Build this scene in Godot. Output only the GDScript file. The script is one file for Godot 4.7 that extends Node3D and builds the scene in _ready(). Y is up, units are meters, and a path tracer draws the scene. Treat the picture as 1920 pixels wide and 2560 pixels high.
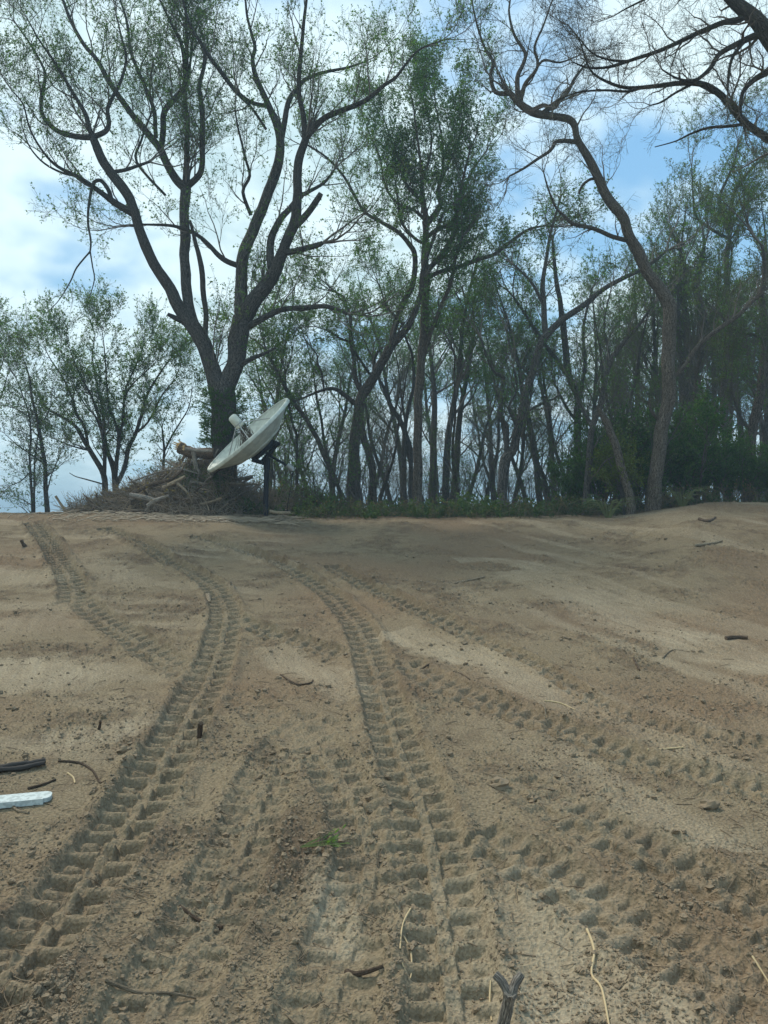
extends Node3D
# A cleared dirt slope with track marks, a satellite dish, a brush pile and the edge of a wood.
const F := 1923.3          # focal length in pixels of the 1920 x 2560 photograph
const CX := 960.0
const CY := 1280.0
const EYE := 1.8
# crops the branches were read from: origin x, origin y, scale
const T1 := Vector3(0, 0, 0.57866)
const T2 := Vector3(960, 0, 0.57866)
const T3 := Vector3(0, 650, 0.57866)
const T4 := Vector3(960, 650, 0.57866)
const T5 := Vector3(800, 250, 0.36166)
const T6 := Vector3(1400, 300, 0.31344)
const T7 := Vector3(700, 700, 0.27119)
const T8 := Vector3(1450, 760, 0.28330)
const T9 := Vector3(0, 780, 0.28933)
const TV := Vector3(0, 0, 1.15732)

var rng := RandomNumberGenerator.new()
var taken := {}
var mats := {}
var sprigs := {}
var n_big := FastNoiseLite.new()
var n_mid := FastNoiseLite.new()
var n_small := FastNoiseLite.new()
var n_fine := FastNoiseLite.new()
var n_patch := FastNoiseLite.new()
var n_crumb := FastNoiseLite.new()
# track and patch segments
var sg_ax := PackedFloat32Array()
var sg_az := PackedFloat32Array()
var sg_dx := PackedFloat32Array()
var sg_dz := PackedFloat32Array()
var sg_len := PackedFloat32Array()
var sg_s := PackedFloat32Array()
var sg_w := PackedFloat32Array()
var sg_amp := PackedFloat32Array()
var sg_id := PackedInt32Array()
var cells := {}
var tracks := []
var out_crumb := 0.0
var out_pale := 0.0
var out_in := 0.0

# ------------------------------------------------------------------ mesh collecting
class MB:
	var v := PackedVector3Array()
	var n := PackedVector3Array()
	var uv := PackedVector2Array()
	var c := PackedColorArray()
	var ix := PackedInt32Array()
	var colored := false
	func tube(p: PackedVector3Array, r: PackedFloat32Array, sides: int, lump := 0.0, cap := true, reps := 1.0) -> void:
		var m := p.size()
		if m < 2:
			return
		var t := (p[1] - p[0]).normalized()
		var a := t.cross(Vector3(0.31, 0.17, 0.93)).normalized()
		var start := v.size()
		var along := 0.0
		for i in m:
			var tt: Vector3
			if i == 0:
				tt = p[1] - p[0]
			elif i == m - 1:
				tt = p[i] - p[i - 1]
			else:
				tt = p[i + 1] - p[i - 1]
			if tt.length_squared() > 1e-12:
				t = tt.normalized()
			a = (a - t * a.dot(t)).normalized()
			var b := t.cross(a)
			if i > 0:
				along += p[i].distance_to(p[i - 1])
			for k in sides + 1:
				var f := TAU * k / sides
				var o := a * cos(f) + b * sin(f)
				var rr := r[i]
				if lump > 0.0:
					rr *= 1.0 + lump * (sin(f * 3.0 + along * 2.1) * 0.5 + sin(f * 5.0 - along * 3.7) * 0.35 + sin(f * 2.0 + along * 5.3) * 0.4)
				v.append(p[i] + o * rr)
				n.append(o)
				uv.append(Vector2(reps * k / sides, along))
		var w := sides + 1
		for i in m - 1:
			for k in sides:
				var q := start + i * w + k
				ix.append_array(PackedInt32Array([q, q + w, q + 1, q + 1, q + w, q + w + 1]))
		if cap:
			for e in 2:
				var i := 0 if e == 0 else m - 1
				if r[i] < 0.004:
					continue
				var s := v.size()
				var nn: Vector3 = (p[0] - p[1]).normalized() if e == 0 else (p[m - 1] - p[m - 2]).normalized()
				v.append(p[i]); n.append(nn); uv.append(Vector2.ZERO)
				for k in sides + 1:
					v.append(v[start + i * w + k]); n.append(nn); uv.append(Vector2(0.1, 0.1))
				for k in sides:
					if e == 0:
						ix.append_array(PackedInt32Array([s, s + 1 + k, s + 2 + k]))
					else:
						ix.append_array(PackedInt32Array([s, s + 2 + k, s + 1 + k]))
	func tri(p0: Vector3, p1: Vector3, p2: Vector3, col := Color.WHITE) -> void:
		var nn := (p2 - p0).cross(p1 - p0).normalized()
		var s := v.size()
		v.append_array(PackedVector3Array([p0, p1, p2])); n.append_array(PackedVector3Array([nn, nn, nn]))
		uv.append_array(PackedVector2Array([Vector2(0, 0), Vector2(1, 0), Vector2(0, 1)]))
		ix.append_array(PackedInt32Array([s, s + 1, s + 2]))
		if colored:
			c.append_array(PackedColorArray([col, col, col]))
	func quad(p0: Vector3, p1: Vector3, p2: Vector3, p3: Vector3, col := Color.WHITE) -> void:
		tri(p0, p1, p2, col)
		tri(p0, p2, p3, col)
	func box(at: Transform3D, s: Vector3) -> void:
		# a box with a small bevel left to its builder; six separate faces
		var h := s * 0.5
		for ax in 3:
			for sg in [-1.0, 1.0]:
				var u := Vector3.ZERO; var w2 := Vector3.ZERO; var nn := Vector3.ZERO
				nn[ax] = sg * h[ax]; u[(ax + 1) % 3] = h[(ax + 1) % 3]; w2[(ax + 2) % 3] = h[(ax + 2) % 3] * sg
				quad(at * (nn - u - w2), at * (nn - u + w2), at * (nn + u + w2), at * (nn + u - w2))
	func lathe(prof: PackedVector2Array, sides: int, at: Transform3D) -> void:
		# profile of (radius, height) turned about the local y axis
		var s := v.size()
		var m := prof.size()
		for i in m:
			var d: Vector2 = (prof[mini(i + 1, m - 1)] - prof[maxi(i - 1, 0)])
			var nl := Vector2(d.y, -d.x).normalized()
			for k in sides + 1:
				var f := TAU * k / sides
				v.append(at * Vector3(cos(f) * prof[i].x, prof[i].y, sin(f) * prof[i].x))
				n.append((at.basis * Vector3(cos(f) * nl.x, nl.y, sin(f) * nl.x)).normalized())
				uv.append(Vector2(float(k) / sides, float(i) / m))
		var w := sides + 1
		for i in m - 1:
			for k in sides:
				var q := s + i * w + k
				ix.append_array(PackedInt32Array([q, q + 1, q + w, q + 1, q + w + 1, q + w]))
	func mesh() -> ArrayMesh:
		var arr := []
		arr.resize(Mesh.ARRAY_MAX)
		arr[Mesh.ARRAY_VERTEX] = v
		arr[Mesh.ARRAY_NORMAL] = n
		arr[Mesh.ARRAY_TEX_UV] = uv
		if colored:
			arr[Mesh.ARRAY_COLOR] = c
		arr[Mesh.ARRAY_INDEX] = ix
		var am := ArrayMesh.new()
		am.add_surface_from_arrays(Mesh.PRIMITIVE_TRIANGLES, arr)
		return am

# ------------------------------------------------------------------ scene helpers
func numbered(called: String) -> String:
	if not taken.has(called):
		taken[called] = 0
		return called
	taken[called] += 1
	return "%s_%03d" % [called, taken[called]]

func tag(o: Node, label: String, category: String, group := "", kind := "") -> Node:
	if label != "": o.set_meta("label", label)
	if category != "": o.set_meta("category", category)
	if group != "": o.set_meta("group", group)
	if kind != "": o.set_meta("kind", kind)
	return o

func thing(called: String, at: Vector3, label: String, category: String, group := "") -> Node3D:
	var o := Node3D.new()
	o.name = numbered(called)
	add_child(o)
	o.position = at
	tag(o, label, category, group)
	return o

func part(called: String, m: Mesh, mat: Material, parent: Node) -> MeshInstance3D:
	var o := MeshInstance3D.new()
	o.name = called if parent != self else numbered(called)
	o.mesh = m
	o.material_override = mat
	parent.add_child(o, true)
	return o

func copies(called: String, m: Mesh, mat: Material, xf: Array, parent: Node) -> MultiMeshInstance3D:
	var mm := MultiMesh.new()
	mm.transform_format = MultiMesh.TRANSFORM_3D
	mm.mesh = m
	mm.instance_count = xf.size()
	var buf := PackedFloat32Array()
	buf.resize(xf.size() * 12)
	var k := 0
	for t: Transform3D in xf:
		var b := t.basis
		buf[k] = b.x.x; buf[k + 1] = b.y.x; buf[k + 2] = b.z.x; buf[k + 3] = t.origin.x
		buf[k + 4] = b.x.y; buf[k + 5] = b.y.y; buf[k + 6] = b.z.y; buf[k + 7] = t.origin.y
		buf[k + 8] = b.x.z; buf[k + 9] = b.y.z; buf[k + 10] = b.z.z; buf[k + 11] = t.origin.z
		k += 12
	mm.buffer = buf
	var o := MultiMeshInstance3D.new()
	o.name = called if parent != self else numbered(called)
	o.multimesh = mm
	o.material_override = mat
	o.set_meta("kind", "stuff")
	parent.add_child(o, true)
	return o

func along_y(dir: Vector3, roll: float, s: float) -> Basis:
	var y := dir.normalized()
	var x := y.cross(Vector3(0.36, 0.2, 0.91)).normalized()
	if x.length_squared() < 0.5:
		x = Vector3.RIGHT
	var z := x.cross(y)
	var b := Basis(x, y, z)
	return (b * Basis(Vector3.UP, roll)).scaled_local(Vector3(s, s, s))

func rand_dir() -> Vector3:
	var z := rng.randf_range(-1, 1)
	var a := rng.randf() * TAU
	var q := sqrt(1.0 - z * z)
	return Vector3(q * cos(a), z, q * sin(a))

# a pixel of the photograph at a known depth
func px(x: float, y: float, d: float) -> Vector3:
	return Vector3((x - CX) / F * d, EYE - (y - CY) / F * d, -d)

# where the line of sight of a pixel of the full view meets the soil
func on_ground(vx: float, vy: float) -> Vector3:
	var ux := (vx * 1.15732 - CX) / F
	var uy := -(vy * 1.15732 - CY) / F
	var d := 1.2
	var last := 1.2
	while d < 30.0:
		if EYE + uy * d < base_h(ux * d, d):
			break
		last = d
		d *= 1.02
	for i in 14:
		var m := (last + d) * 0.5
		if EYE + uy * m < base_h(ux * m, m):
			d = m
		else:
			last = m
	return Vector3(ux * d, base_h(ux * d, d), -d)

# ------------------------------------------------------------------ the lie of the land
func base_h(x: float, d: float) -> float:
	var q := clampf(d, 0.0, 15.5)
	var h := 0.05 * q + 0.0033 * q * q
	if d > 15.5:
		var t := minf(d - 15.5, 3.0)
		h += 0.1523 * t - 0.1523 * t * t / 6.0
	if d < 0.0:
		h = 0.02 * d
	var u := x / maxf(d, 4.0)
	var k := 0.935
	k += 0.035 * smoothstep(-0.1, -0.35, u)
	k += 0.15 * smoothstep(0.17, 0.5, u)
	h *= lerpf(1.0, k, smoothstep(6.0, 14.0, d))
	h += 0.22 * smoothstep(9.0, 13.0, d) * smoothstep(19.0, 15.0, d) * smoothstep(0.28, 0.42, u) * smoothstep(0.75, 0.55, u)
	var fall := 22.0 + 26.0 * smoothstep(-0.16, -0.02, u)
	if d > fall:
		var e := d - fall
		h -= minf(0.012 * e * e, 0.10 * e + 0.5)
	return h

func add_line(kind_id: int, vpts: Array, w: float, amps: Array) -> void:
	var c := Curve3D.new()
	var pts := []
	for p: Vector2 in vpts:
		pts.append(on_ground(p.x, p.y))
	for i in pts.size():
		var pv: Vector3 = pts[maxi(i - 1, 0)]
		var nx: Vector3 = pts[mini(i + 1, pts.size() - 1)]
		var tan := (nx - pv) / 6.0
		tan.y = 0.0
		var q: Vector3 = pts[i]
		q.y = 0.0
		c.add_point(q, -tan, tan)
	var total := c.get_baked_length()
	var n := int(ceil(total / 0.12))
	var prev := c.sample_baked(0.0)
	for i in n:
		var s1 := total * (i + 1) / n
		var p1 := c.sample_baked(s1)
		var f := float(i) / n * (amps.size() - 1)
		var amp := lerpf(amps[int(f)], amps[mini(int(f) + 1, amps.size() - 1)], f - int(f))
		var id := sg_ax.size()
		var l := prev.distance_to(p1)
		if l > 1e-5:
			sg_ax.append(prev.x); sg_az.append(prev.z)
			sg_dx.append((p1.x - prev.x) / l); sg_dz.append((p1.z - prev.z) / l)
			sg_len.append(l); sg_s.append(total * i / n); sg_w.append(w); sg_amp.append(amp); sg_id.append(kind_id)
			var reach := w * 1.9 + 0.1
			for cx in range(int(floor((minf(prev.x, p1.x) - reach) * 2.0)), int(floor((maxf(prev.x, p1.x) + reach) * 2.0)) + 1):
				for cz in range(int(floor((minf(prev.z, p1.z) - reach) * 2.0)), int(floor((maxf(prev.z, p1.z) + reach) * 2.0)) + 1):
					var key := cx * 4096 + cz
					if not cells.has(key):
						cells[key] = PackedInt32Array()
					var lst: PackedInt32Array = cells[key]
					lst.append(id)
					cells[key] = lst
		prev = p1

func lay_tracks() -> void:
	# id < 50: tracks; id >= 50: smooth pale swipes of compacted soil
	var V := func(a: Array) -> Array:
		var o := []
		for i in range(0, a.size(), 2):
			o.append(Vector2(a[i], a[i + 1]))
		return o
	# worn, half wiped tracks first
	add_line(0, V.call([690, 1560, 640, 1600, 590, 1660, 550, 1750, 510, 1850, 450, 1980, 360, 2120, 300, 2260]), 0.155, [0.45, 0.6, 0.65, 0.65, 0.6])
	add_line(1, V.call([640, 1560, 700, 1640, 752, 1720, 790, 1800, 800, 1880, 760, 2000, 715, 2110, 690, 2250]), 0.155, [0.5, 0.75, 0.75, 0.65, 0.6])
	add_line(2, V.call([165, 1290, 230, 1335, 300, 1385, 370, 1430, 430, 1470]), 0.165, [0.9, 1.1, 0.9, 0.5])
	add_line(3, V.call([500, 1340, 560, 1362, 640, 1385, 730, 1412]), 0.140, [0.9, 1.1, 1.0, 0.8])
	add_line(4, V.call([715, 1222, 800, 1268, 880, 1312, 960, 1350, 1040, 1388]), 0.155, [1.4, 1.6, 1.4, 0.9])
	add_line(5, V.call([1040, 1388, 1150, 1440, 1260, 1500, 1380, 1545, 1520, 1585, 1680, 1622]), 0.110, [0.8, 0.8, 0.85, 0.8, 0.7])
	add_line(6, V.call([1040, 1825, 1130, 1870, 1230, 1925, 1340, 1990, 1460, 2075, 1620, 2160]), 0.165, [0.7, 0.9, 0.85, 0.7, 0.5])
	add_line(7, V.call([1120, 1705, 1200, 1755, 1330, 1822, 1480, 1895, 1680, 2005]), 0.165, [0.4, 0.7, 0.85, 0.95, 1.0])
	add_line(8, V.call([880, 1440, 960, 1488, 1060, 1525, 1160, 1562, 1270, 1598, 1380, 1640, 1500, 1678, 1690, 1725]), 0.165, [0.8, 0.9, 0.95, 0.95, 0.95, 0.95])
	add_line(9, V.call([1240, 1130, 1330, 1150, 1420, 1168]), 0.155, [0.4, 0.6, 0.5])
	add_line(10, V.call([480, 1490, 540, 1530, 590, 1570, 650, 1605]), 0.140, [0.4, 0.6, 0.5, 0.3])
	# the fresh tracks
	add_line(11, V.call([70, 1128, 95, 1160, 122, 1200, 148, 1245, 160, 1278, 155, 1300]), 0.165, [1.6, 1.9, 1.8, 1.4, 0.8])
	add_line(12, V.call([225, 1140, 290, 1170, 350, 1205, 415, 1240, 462, 1272, 487, 1318, 482, 1370, 458, 1440, 425, 1510, 390, 1580, 345, 1660, 282, 1760, 205, 1868, 120, 1975, 30, 2085, -120, 2250]), 0.160, [1.6, 2.0, 1.8, 1.4, 1.15, 1.05, 1.15, 1.15, 1.0])
	add_line(13, V.call([420, 1158, 530, 1192, 620, 1228, 690, 1266, 745, 1312, 785, 1370, 805, 1430, 828, 1510, 858, 1605, 893, 1700, 922, 1800, 943, 1900, 958, 2000, 975, 2110, 990, 2260]), 0.155, [1.6, 2.0, 1.8, 1.35, 1.15, 1.0, 1.0, 0.95, 0.8])
	# pale swipes
	add_line(50, V.call([845, 1365, 950, 1400, 1060, 1440, 1150, 1482, 1320, 1540]), 0.26, [1.0, 1.0, 0.9, 0.7, 0.3])
	add_line(51, V.call([1120, 1238, 1300, 1308, 1450, 1368, 1700, 1455]), 0.42, [0.5, 0.6, 0.9, 0.9])
	add_line(52, V.call([990, 1213, 1060, 1212, 1130, 1222, 1180, 1240]), 0.26, [0.6, 0.8, 0.7])
	add_line(53, V.call([-60, 1462, 60, 1455, 150, 1460, 230, 1472]), 0.5, [1.0, 1.0, 0.8, 0.3])
	add_line(54, V.call([590, 1400, 660, 1440, 720, 1475, 780, 1515]), 0.22, [0.5, 0.8, 0.8, 0.5])
	add_line(55, V.call([110, 1605, 200, 1588, 290, 1568, 350, 1545]), 0.2, [0.6, 0.8, 0.5, 0.2])
	add_line(56, V.call([1030, 1900, 1120, 2010, 1230, 2130, 1350, 2270]), 0.42, [0.4, 0.8, 1.0, 1.0])
	add_line(57, V.call([-60, 1240, 40, 1248, 125, 1255]), 0.5, [0.8, 0.8, 0.4])
	add_line(58, V.call([430, 1165, 500, 1180, 560, 1215, 640, 1225]), 0.2, [0.5, 0.8, 0.6])
	add_line(59, V.call([690, 1870, 715, 1950, 735, 2030]), 0.09, [0.3, 0.6, 0.6])
	add_line(60, V.call([1270, 1105, 1330, 1110, 1400, 1108, 1500, 1125]), 0.4, [0.5, 0.8, 0.7, 0.3])
	add_line(61, V.call([170, 1200, 250, 1240, 310, 1275]), 0.3, [0.3, 0.6, 0.4])
	add_line(62, V.call([-60, 1360, 60, 1345, 140, 1330]), 0.5, [0.5, 0.6, 0.3])

# full height of the soil; leaves looseness, paleness and track share in out_*
func soil(x: float, z: float) -> float:
	var d := -z
	var h := base_h(x, d)
	var pale := 0.0
	var disp := 0.0
	var inside := 0.0
	var berm := 0.0
	var key := int(floor(x * 2.0)) * 4096 + int(floor(z * 2.0))
	var wob := n_small.get_noise_2d(x * 1.0, z * 1.0)
	if cells.has(key):
		var lst: PackedInt32Array = cells[key]
		var last_id := -1
		var best := 9.0
		var bt := 0.0; var bs := 0.0; var bk := 0
		var count := lst.size()
		for q in count + 1:
			var j := -1
			var id := -2
			if q < count:
				j = lst[q]
				id = sg_id[j]
			if id != last_id:
				if last_id >= 0 and best < 1.9:
					var amp := sg_amp[bk]
					var w := sg_w[bk]
					if last_id >= 50:
						var e := best + n_patch.get_noise_2d(x, z) * 0.55 + wob * 0.15
						pale = maxf(pale, smoothstep(1.35, 0.55, e) * amp * (0.85 + 0.45 * n_small.get_noise_2d((x * 0.34 + z * 0.94) * 0.12, (x * 0.94 - z * 0.34) * 0.9)))
					else:
						var a := best
						var wn := 0.5 + 0.5 * n_mid.get_noise_2d(x * 3.0 + last_id * 7.0, z * 3.0)
						var edge := a + n_mid.get_noise_2d(x * 2.0, z * 2.0) * 0.10 + wob * 0.03
						var m := smoothstep(1.14, 0.94, edge)
						var depth := 0.058 * amp * (1.0 - 0.35 * smoothstep(0.72, 1.0, a))
						if edge < 1.24:
							var pitch := 0.205
							var sgn := 1.0 if bt > 0.0 else 0.0
							var p := fposmod(bs + sgn * pitch * 0.5 + wob * 0.012, pitch) / pitch
							var bar := 0.0
							if p < 0.31:
								bar = pow(sin(PI * p / 0.31), 0.45) * smoothstep(0.15, 0.22, a)
							elif p > 0.50 and p < 0.80:
								bar = pow(sin(PI * (p - 0.50) / 0.30), 0.55) * smoothstep(0.42, 0.60, a) * smoothstep(1.06, 0.88, a) * 0.70
							var mid := 0.0
							if a < 0.24:
								var pm := fposmod(bs, pitch * 0.5) / (pitch * 0.5)
								mid = smoothstep(0.26, 0.16, a) * (0.55 + 0.5 * absf(pm - 0.5) * 2.0 + wob * 0.7)
							var keep := smoothstep(0.16, 0.42, wn + (amp - 0.62) * 0.8)
							var up := maxf(bar * 0.84, mid * 0.85) * keep
							up += (1.0 - keep) * 0.45 * (0.6 + wob * 1.3)
							var nd := -depth * m + depth * up * m
							disp = lerpf(disp, nd, m)
							inside = maxf(inside, m * clampf(amp, 0, 1) * (0.4 + 0.6 * keep))
							pale *= 1.0 - 0.7 * m
						if edge > 0.97:
							var bb := smoothstep(1.02, 1.22, edge) * smoothstep(1.85, 1.25, edge)
							berm = maxf(berm, bb * 0.022 * amp * (0.35 + 1.1 * wn))
				best = 9.0
				last_id = id
			if j >= 0:
				var rx := x - sg_ax[j]
				var rz := z - sg_az[j]
				var f := rx * sg_dx[j] + rz * sg_dz[j]
				if f > -0.05 and f < sg_len[j] + 0.05:
					var t := rx * sg_dz[j] - rz * sg_dx[j]
					var an := absf(t) / sg_w[j]
					if an < best:
						best = an; bt = t; bs = sg_s[j] + f; bk = j
	var band := 0.0
	if x > 0.3 and d > 3.5:
		band = n_mid.get_noise_2d((x * 0.34 + z * 0.94) * 0.14 + 3.0, (x * 0.94 - z * 0.34) * 1.15)
		pale = maxf(pale, smoothstep(0.06, 0.5, band) * 0.5 * smoothstep(0.3, 1.5, x) * (1.0 - inside))
	elif x < -1.2:
		band = n_mid.get_noise_2d((x + 0.25 * z) * 0.14 + 8.0, (z - 0.25 * x) * 1.0)
		pale = maxf(pale, smoothstep(0.08, 0.5, band) * 0.5 * smoothstep(-1.2, -2.2, x) * (1.0 - inside))
	var big := n_big.get_noise_2d(x, z)
	var mid2 := n_mid.get_noise_2d(x, z)
	var crumb := clampf(0.40 + 1.35 * n_crumb.get_noise_2d(x, z), 0.04, 1.0)
	crumb *= 1.0 - 0.85 * pale
	crumb = maxf(crumb, berm * 30.0)
	crumb *= 1.0 - 0.9 * inside
	h += big * 0.055 + mid2 * 0.018
	h += disp + berm
	var lumps := absf(n_mid.get_noise_2d(x * 2.6 + 40.0, z * 2.6))
	h += lumps * 0.035 * crumb * (1.0 - inside)
	var fine := n_fine.get_noise_2d(x, z)
	h += (absf(wob) * 0.036 + fine * 0.015) * (0.10 * (1.0 - 0.6 * inside) + crumb * 0.9) * (1.0 + 0.25 * smoothstep(6.0, 12.0, d))
	# long scrape marks left by a blade on the cleared swipes and the right bank
	var sx := x * 0.34 + z * 0.94
	var streak := n_small.get_noise_2d(sx * 0.05, (x * 0.94 - z * 0.34) * 1.4)
	h += streak * (0.010 * pale + 0.02 * smoothstep(2.0, 5.0, x) * smoothstep(7.0, 11.0, d))
	if d > 30.0:
		h = base_h(x, d) + big * 0.06
	out_crumb = crumb
	out_pale = pale
	out_in = inside
	return h

func build_ground() -> void:
	var rows := PackedFloat32Array()
	for q in [-40.0, -20.0, -8.0, -3.0, -1.0, 0.4, 1.1]:
		rows.append(q)
	var y := 1240.0   # rows one step of the picture apart, down to the near edge of the frame
	var d := 1.55
	while d < 16.0:
		rows.append(d)
		d += clampf(d * d / 769.0 / 1.8 * 1.1, 0.005, 0.021)
	while d < 24.0:
		rows.append(d)
		d += 0.06
	while d < 60.0:
		rows.append(d)
		d *= 1.03
	for q in [62.0, 75.0, 100.0, 160.0, 300.0, 600.0, 1200.0]:
		rows.append(q)
	var cols := PackedFloat32Array()
	for q in [-40.0, -12.0, -5.0, -2.6, -1.6, -1.1, -0.85, -0.72]:
		cols.append(q)
	var u := -0.64
	while u <= 0.6401:
		cols.append(u)
		var step := 1.28 / 790.0
		if absf(u) > 0.53: step *= 4.0
		u += step
	for q in [0.72, 0.85, 1.1, 1.6, 2.6, 5.0, 12.0, 40.0]:
		cols.append(q)
	var nr := rows.size()
	var nc := cols.size()
	print("ground ", nr, " x ", nc)
	var v := PackedVector3Array(); v.resize(nr * nc)
	var nn := PackedVector3Array(); nn.resize(nr * nc)
	var c := PackedColorArray(); c.resize(nr * nc)
	var brown := Color(0.252, 0.194, 0.122)
	var dark := Color(0.160, 0.117, 0.077)
	var paleC := Color(0.41, 0.335, 0.226)
	var red := Color(0.228, 0.157, 0.098)
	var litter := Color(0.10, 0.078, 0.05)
	var k := 0
	for r in nr:
		var dd := rows[r]
		var wide := maxf(dd, 1.55) if dd > -2.0 else maxf(1.55, -dd)
		for q in nc:
			var x := cols[q] * wide
			var h: float
			if absf(cols[q]) > 0.75 or dd > 80.0 or dd < 1.0:
				h = base_h(x, dd)
				out_crumb = 0.5; out_pale = 0.0; out_in = 0.0
			else:
				h = soil(x, -dd)
			v[k] = Vector3(x, h, -dd)
			var g := n_fine.get_noise_2d(x * 1.7 + 31.0, -dd * 1.7)
			var b := n_mid.get_noise_2d(x * 0.6 + 9.0, dd * 0.6)
			var col := brown.lerp(dark, clampf(out_crumb * 0.7 + b * 0.5 - 0.1 + 0.9 * n_patch.get_noise_2d(x * 2.2 + 5.0, dd * 2.2), 0.0, 1.0))
			col = col.lerp(red, clampf(n_big.get_noise_2d(x * 0.8 + 50.0, dd * 0.8) * 1.2 + 0.15, 0.0, 0.7))
			col = col.lerp(paleC, clampf(out_pale * (0.66 + b * 0.5) + out_in * 0.10, 0.0, 0.95))
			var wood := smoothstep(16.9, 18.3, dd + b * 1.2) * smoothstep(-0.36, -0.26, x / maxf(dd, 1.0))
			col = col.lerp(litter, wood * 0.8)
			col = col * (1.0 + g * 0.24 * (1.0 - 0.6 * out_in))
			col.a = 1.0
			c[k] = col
			k += 1
	for r in nr:
		for q in nc:
			var a := v[r * nc + mini(q + 1, nc - 1)] - v[r * nc + maxi(q - 1, 0)]
			var b := v[mini(r + 1, nr - 1) * nc + q] - v[maxi(r - 1, 0) * nc + q]
			nn[r * nc + q] = a.cross(b).normalized()
	var ix := PackedInt32Array(); ix.resize((nr - 1) * (nc - 1) * 6)
	k = 0
	for r in nr - 1:
		for q in nc - 1:
			var s := r * nc + q
			ix[k] = s; ix[k + 1] = s + nc; ix[k + 2] = s + 1
			ix[k + 3] = s + 1; ix[k + 4] = s + nc; ix[k + 5] = s + nc + 1
			k += 6
	var arr := []
	arr.resize(Mesh.ARRAY_MAX)
	arr[Mesh.ARRAY_VERTEX] = v; arr[Mesh.ARRAY_NORMAL] = nn; arr[Mesh.ARRAY_COLOR] = c; arr[Mesh.ARRAY_INDEX] = ix
	var am := ArrayMesh.new()
	am.add_surface_from_arrays(Mesh.PRIMITIVE_TRIANGLES, arr)
	var o := part("ground", am, mats.soil, self)
	o.set_meta("kind", "structure")

# ------------------------------------------------------------------ materials
func noise(seed_: int, freq: float, oct: int) -> FastNoiseLite:
	var f := FastNoiseLite.new()
	f.noise_type = FastNoiseLite.TYPE_SIMPLEX_SMOOTH
	f.seed = seed_
	f.frequency = freq
	f.fractal_type = FastNoiseLite.FRACTAL_FBM if oct > 1 else FastNoiseLite.FRACTAL_NONE
	f.fractal_octaves = oct
	return f

func plain(col: Color, rough := 0.9, metal := 0.0) -> StandardMaterial3D:
	var m := StandardMaterial3D.new()
	m.albedo_color = col.linear_to_srgb()
	m.roughness = rough
	m.metallic = metal
	m.metallic_specular = 0.3
	return m

func bark_images() -> Array:
	var w := 256; var h := 512
	var f := noise(11, 1.0, 3)
	var g := noise(12, 1.0, 2)
	var col := Image.create(w, h, true, Image.FORMAT_RGB8)
	var hei := Image.create(w, h, true, Image.FORMAT_RGB8)
	for y in h:
		var av := TAU * y / h
		for x in w:
			var a := TAU * x / w
			# seamless both ways: a ring around the trunk, a slow ring along it
			var t := f.get_noise_3d(cos(a) * 5.5 + cos(av) * 0.9, sin(a) * 5.5 + sin(av) * 0.9, cos(av + 1.0) * 1.1 + sin(a * 2.0) * 0.2)
			var ridge := 1.0 - absf(t) * 3.4
			var s := g.get_noise_3d(cos(a) * 9.0, sin(a) * 9.0 + sin(av) * 6.0, cos(av) * 6.0)
			var furrow := clampf(1.0 - ridge * ridge * signf(maxf(ridge, 0.0)), 0.0, 1.0)
			var hv := clampf(furrow * 0.8 + 0.2 + s * 0.25, 0.0, 1.0)
			hei.set_pixel(x, y, Color(hv, hv, hv))
			var cv := clampf(0.42 + 0.50 * furrow + s * 0.34, 0.0, 1.0)
			col.set_pixel(x, y, Color(cv, cv * 0.985, cv * 0.965))
	col.generate_mipmaps()
	hei.generate_mipmaps()
	return [ImageTexture.create_from_image(col), ImageTexture.create_from_image(hei)]

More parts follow.
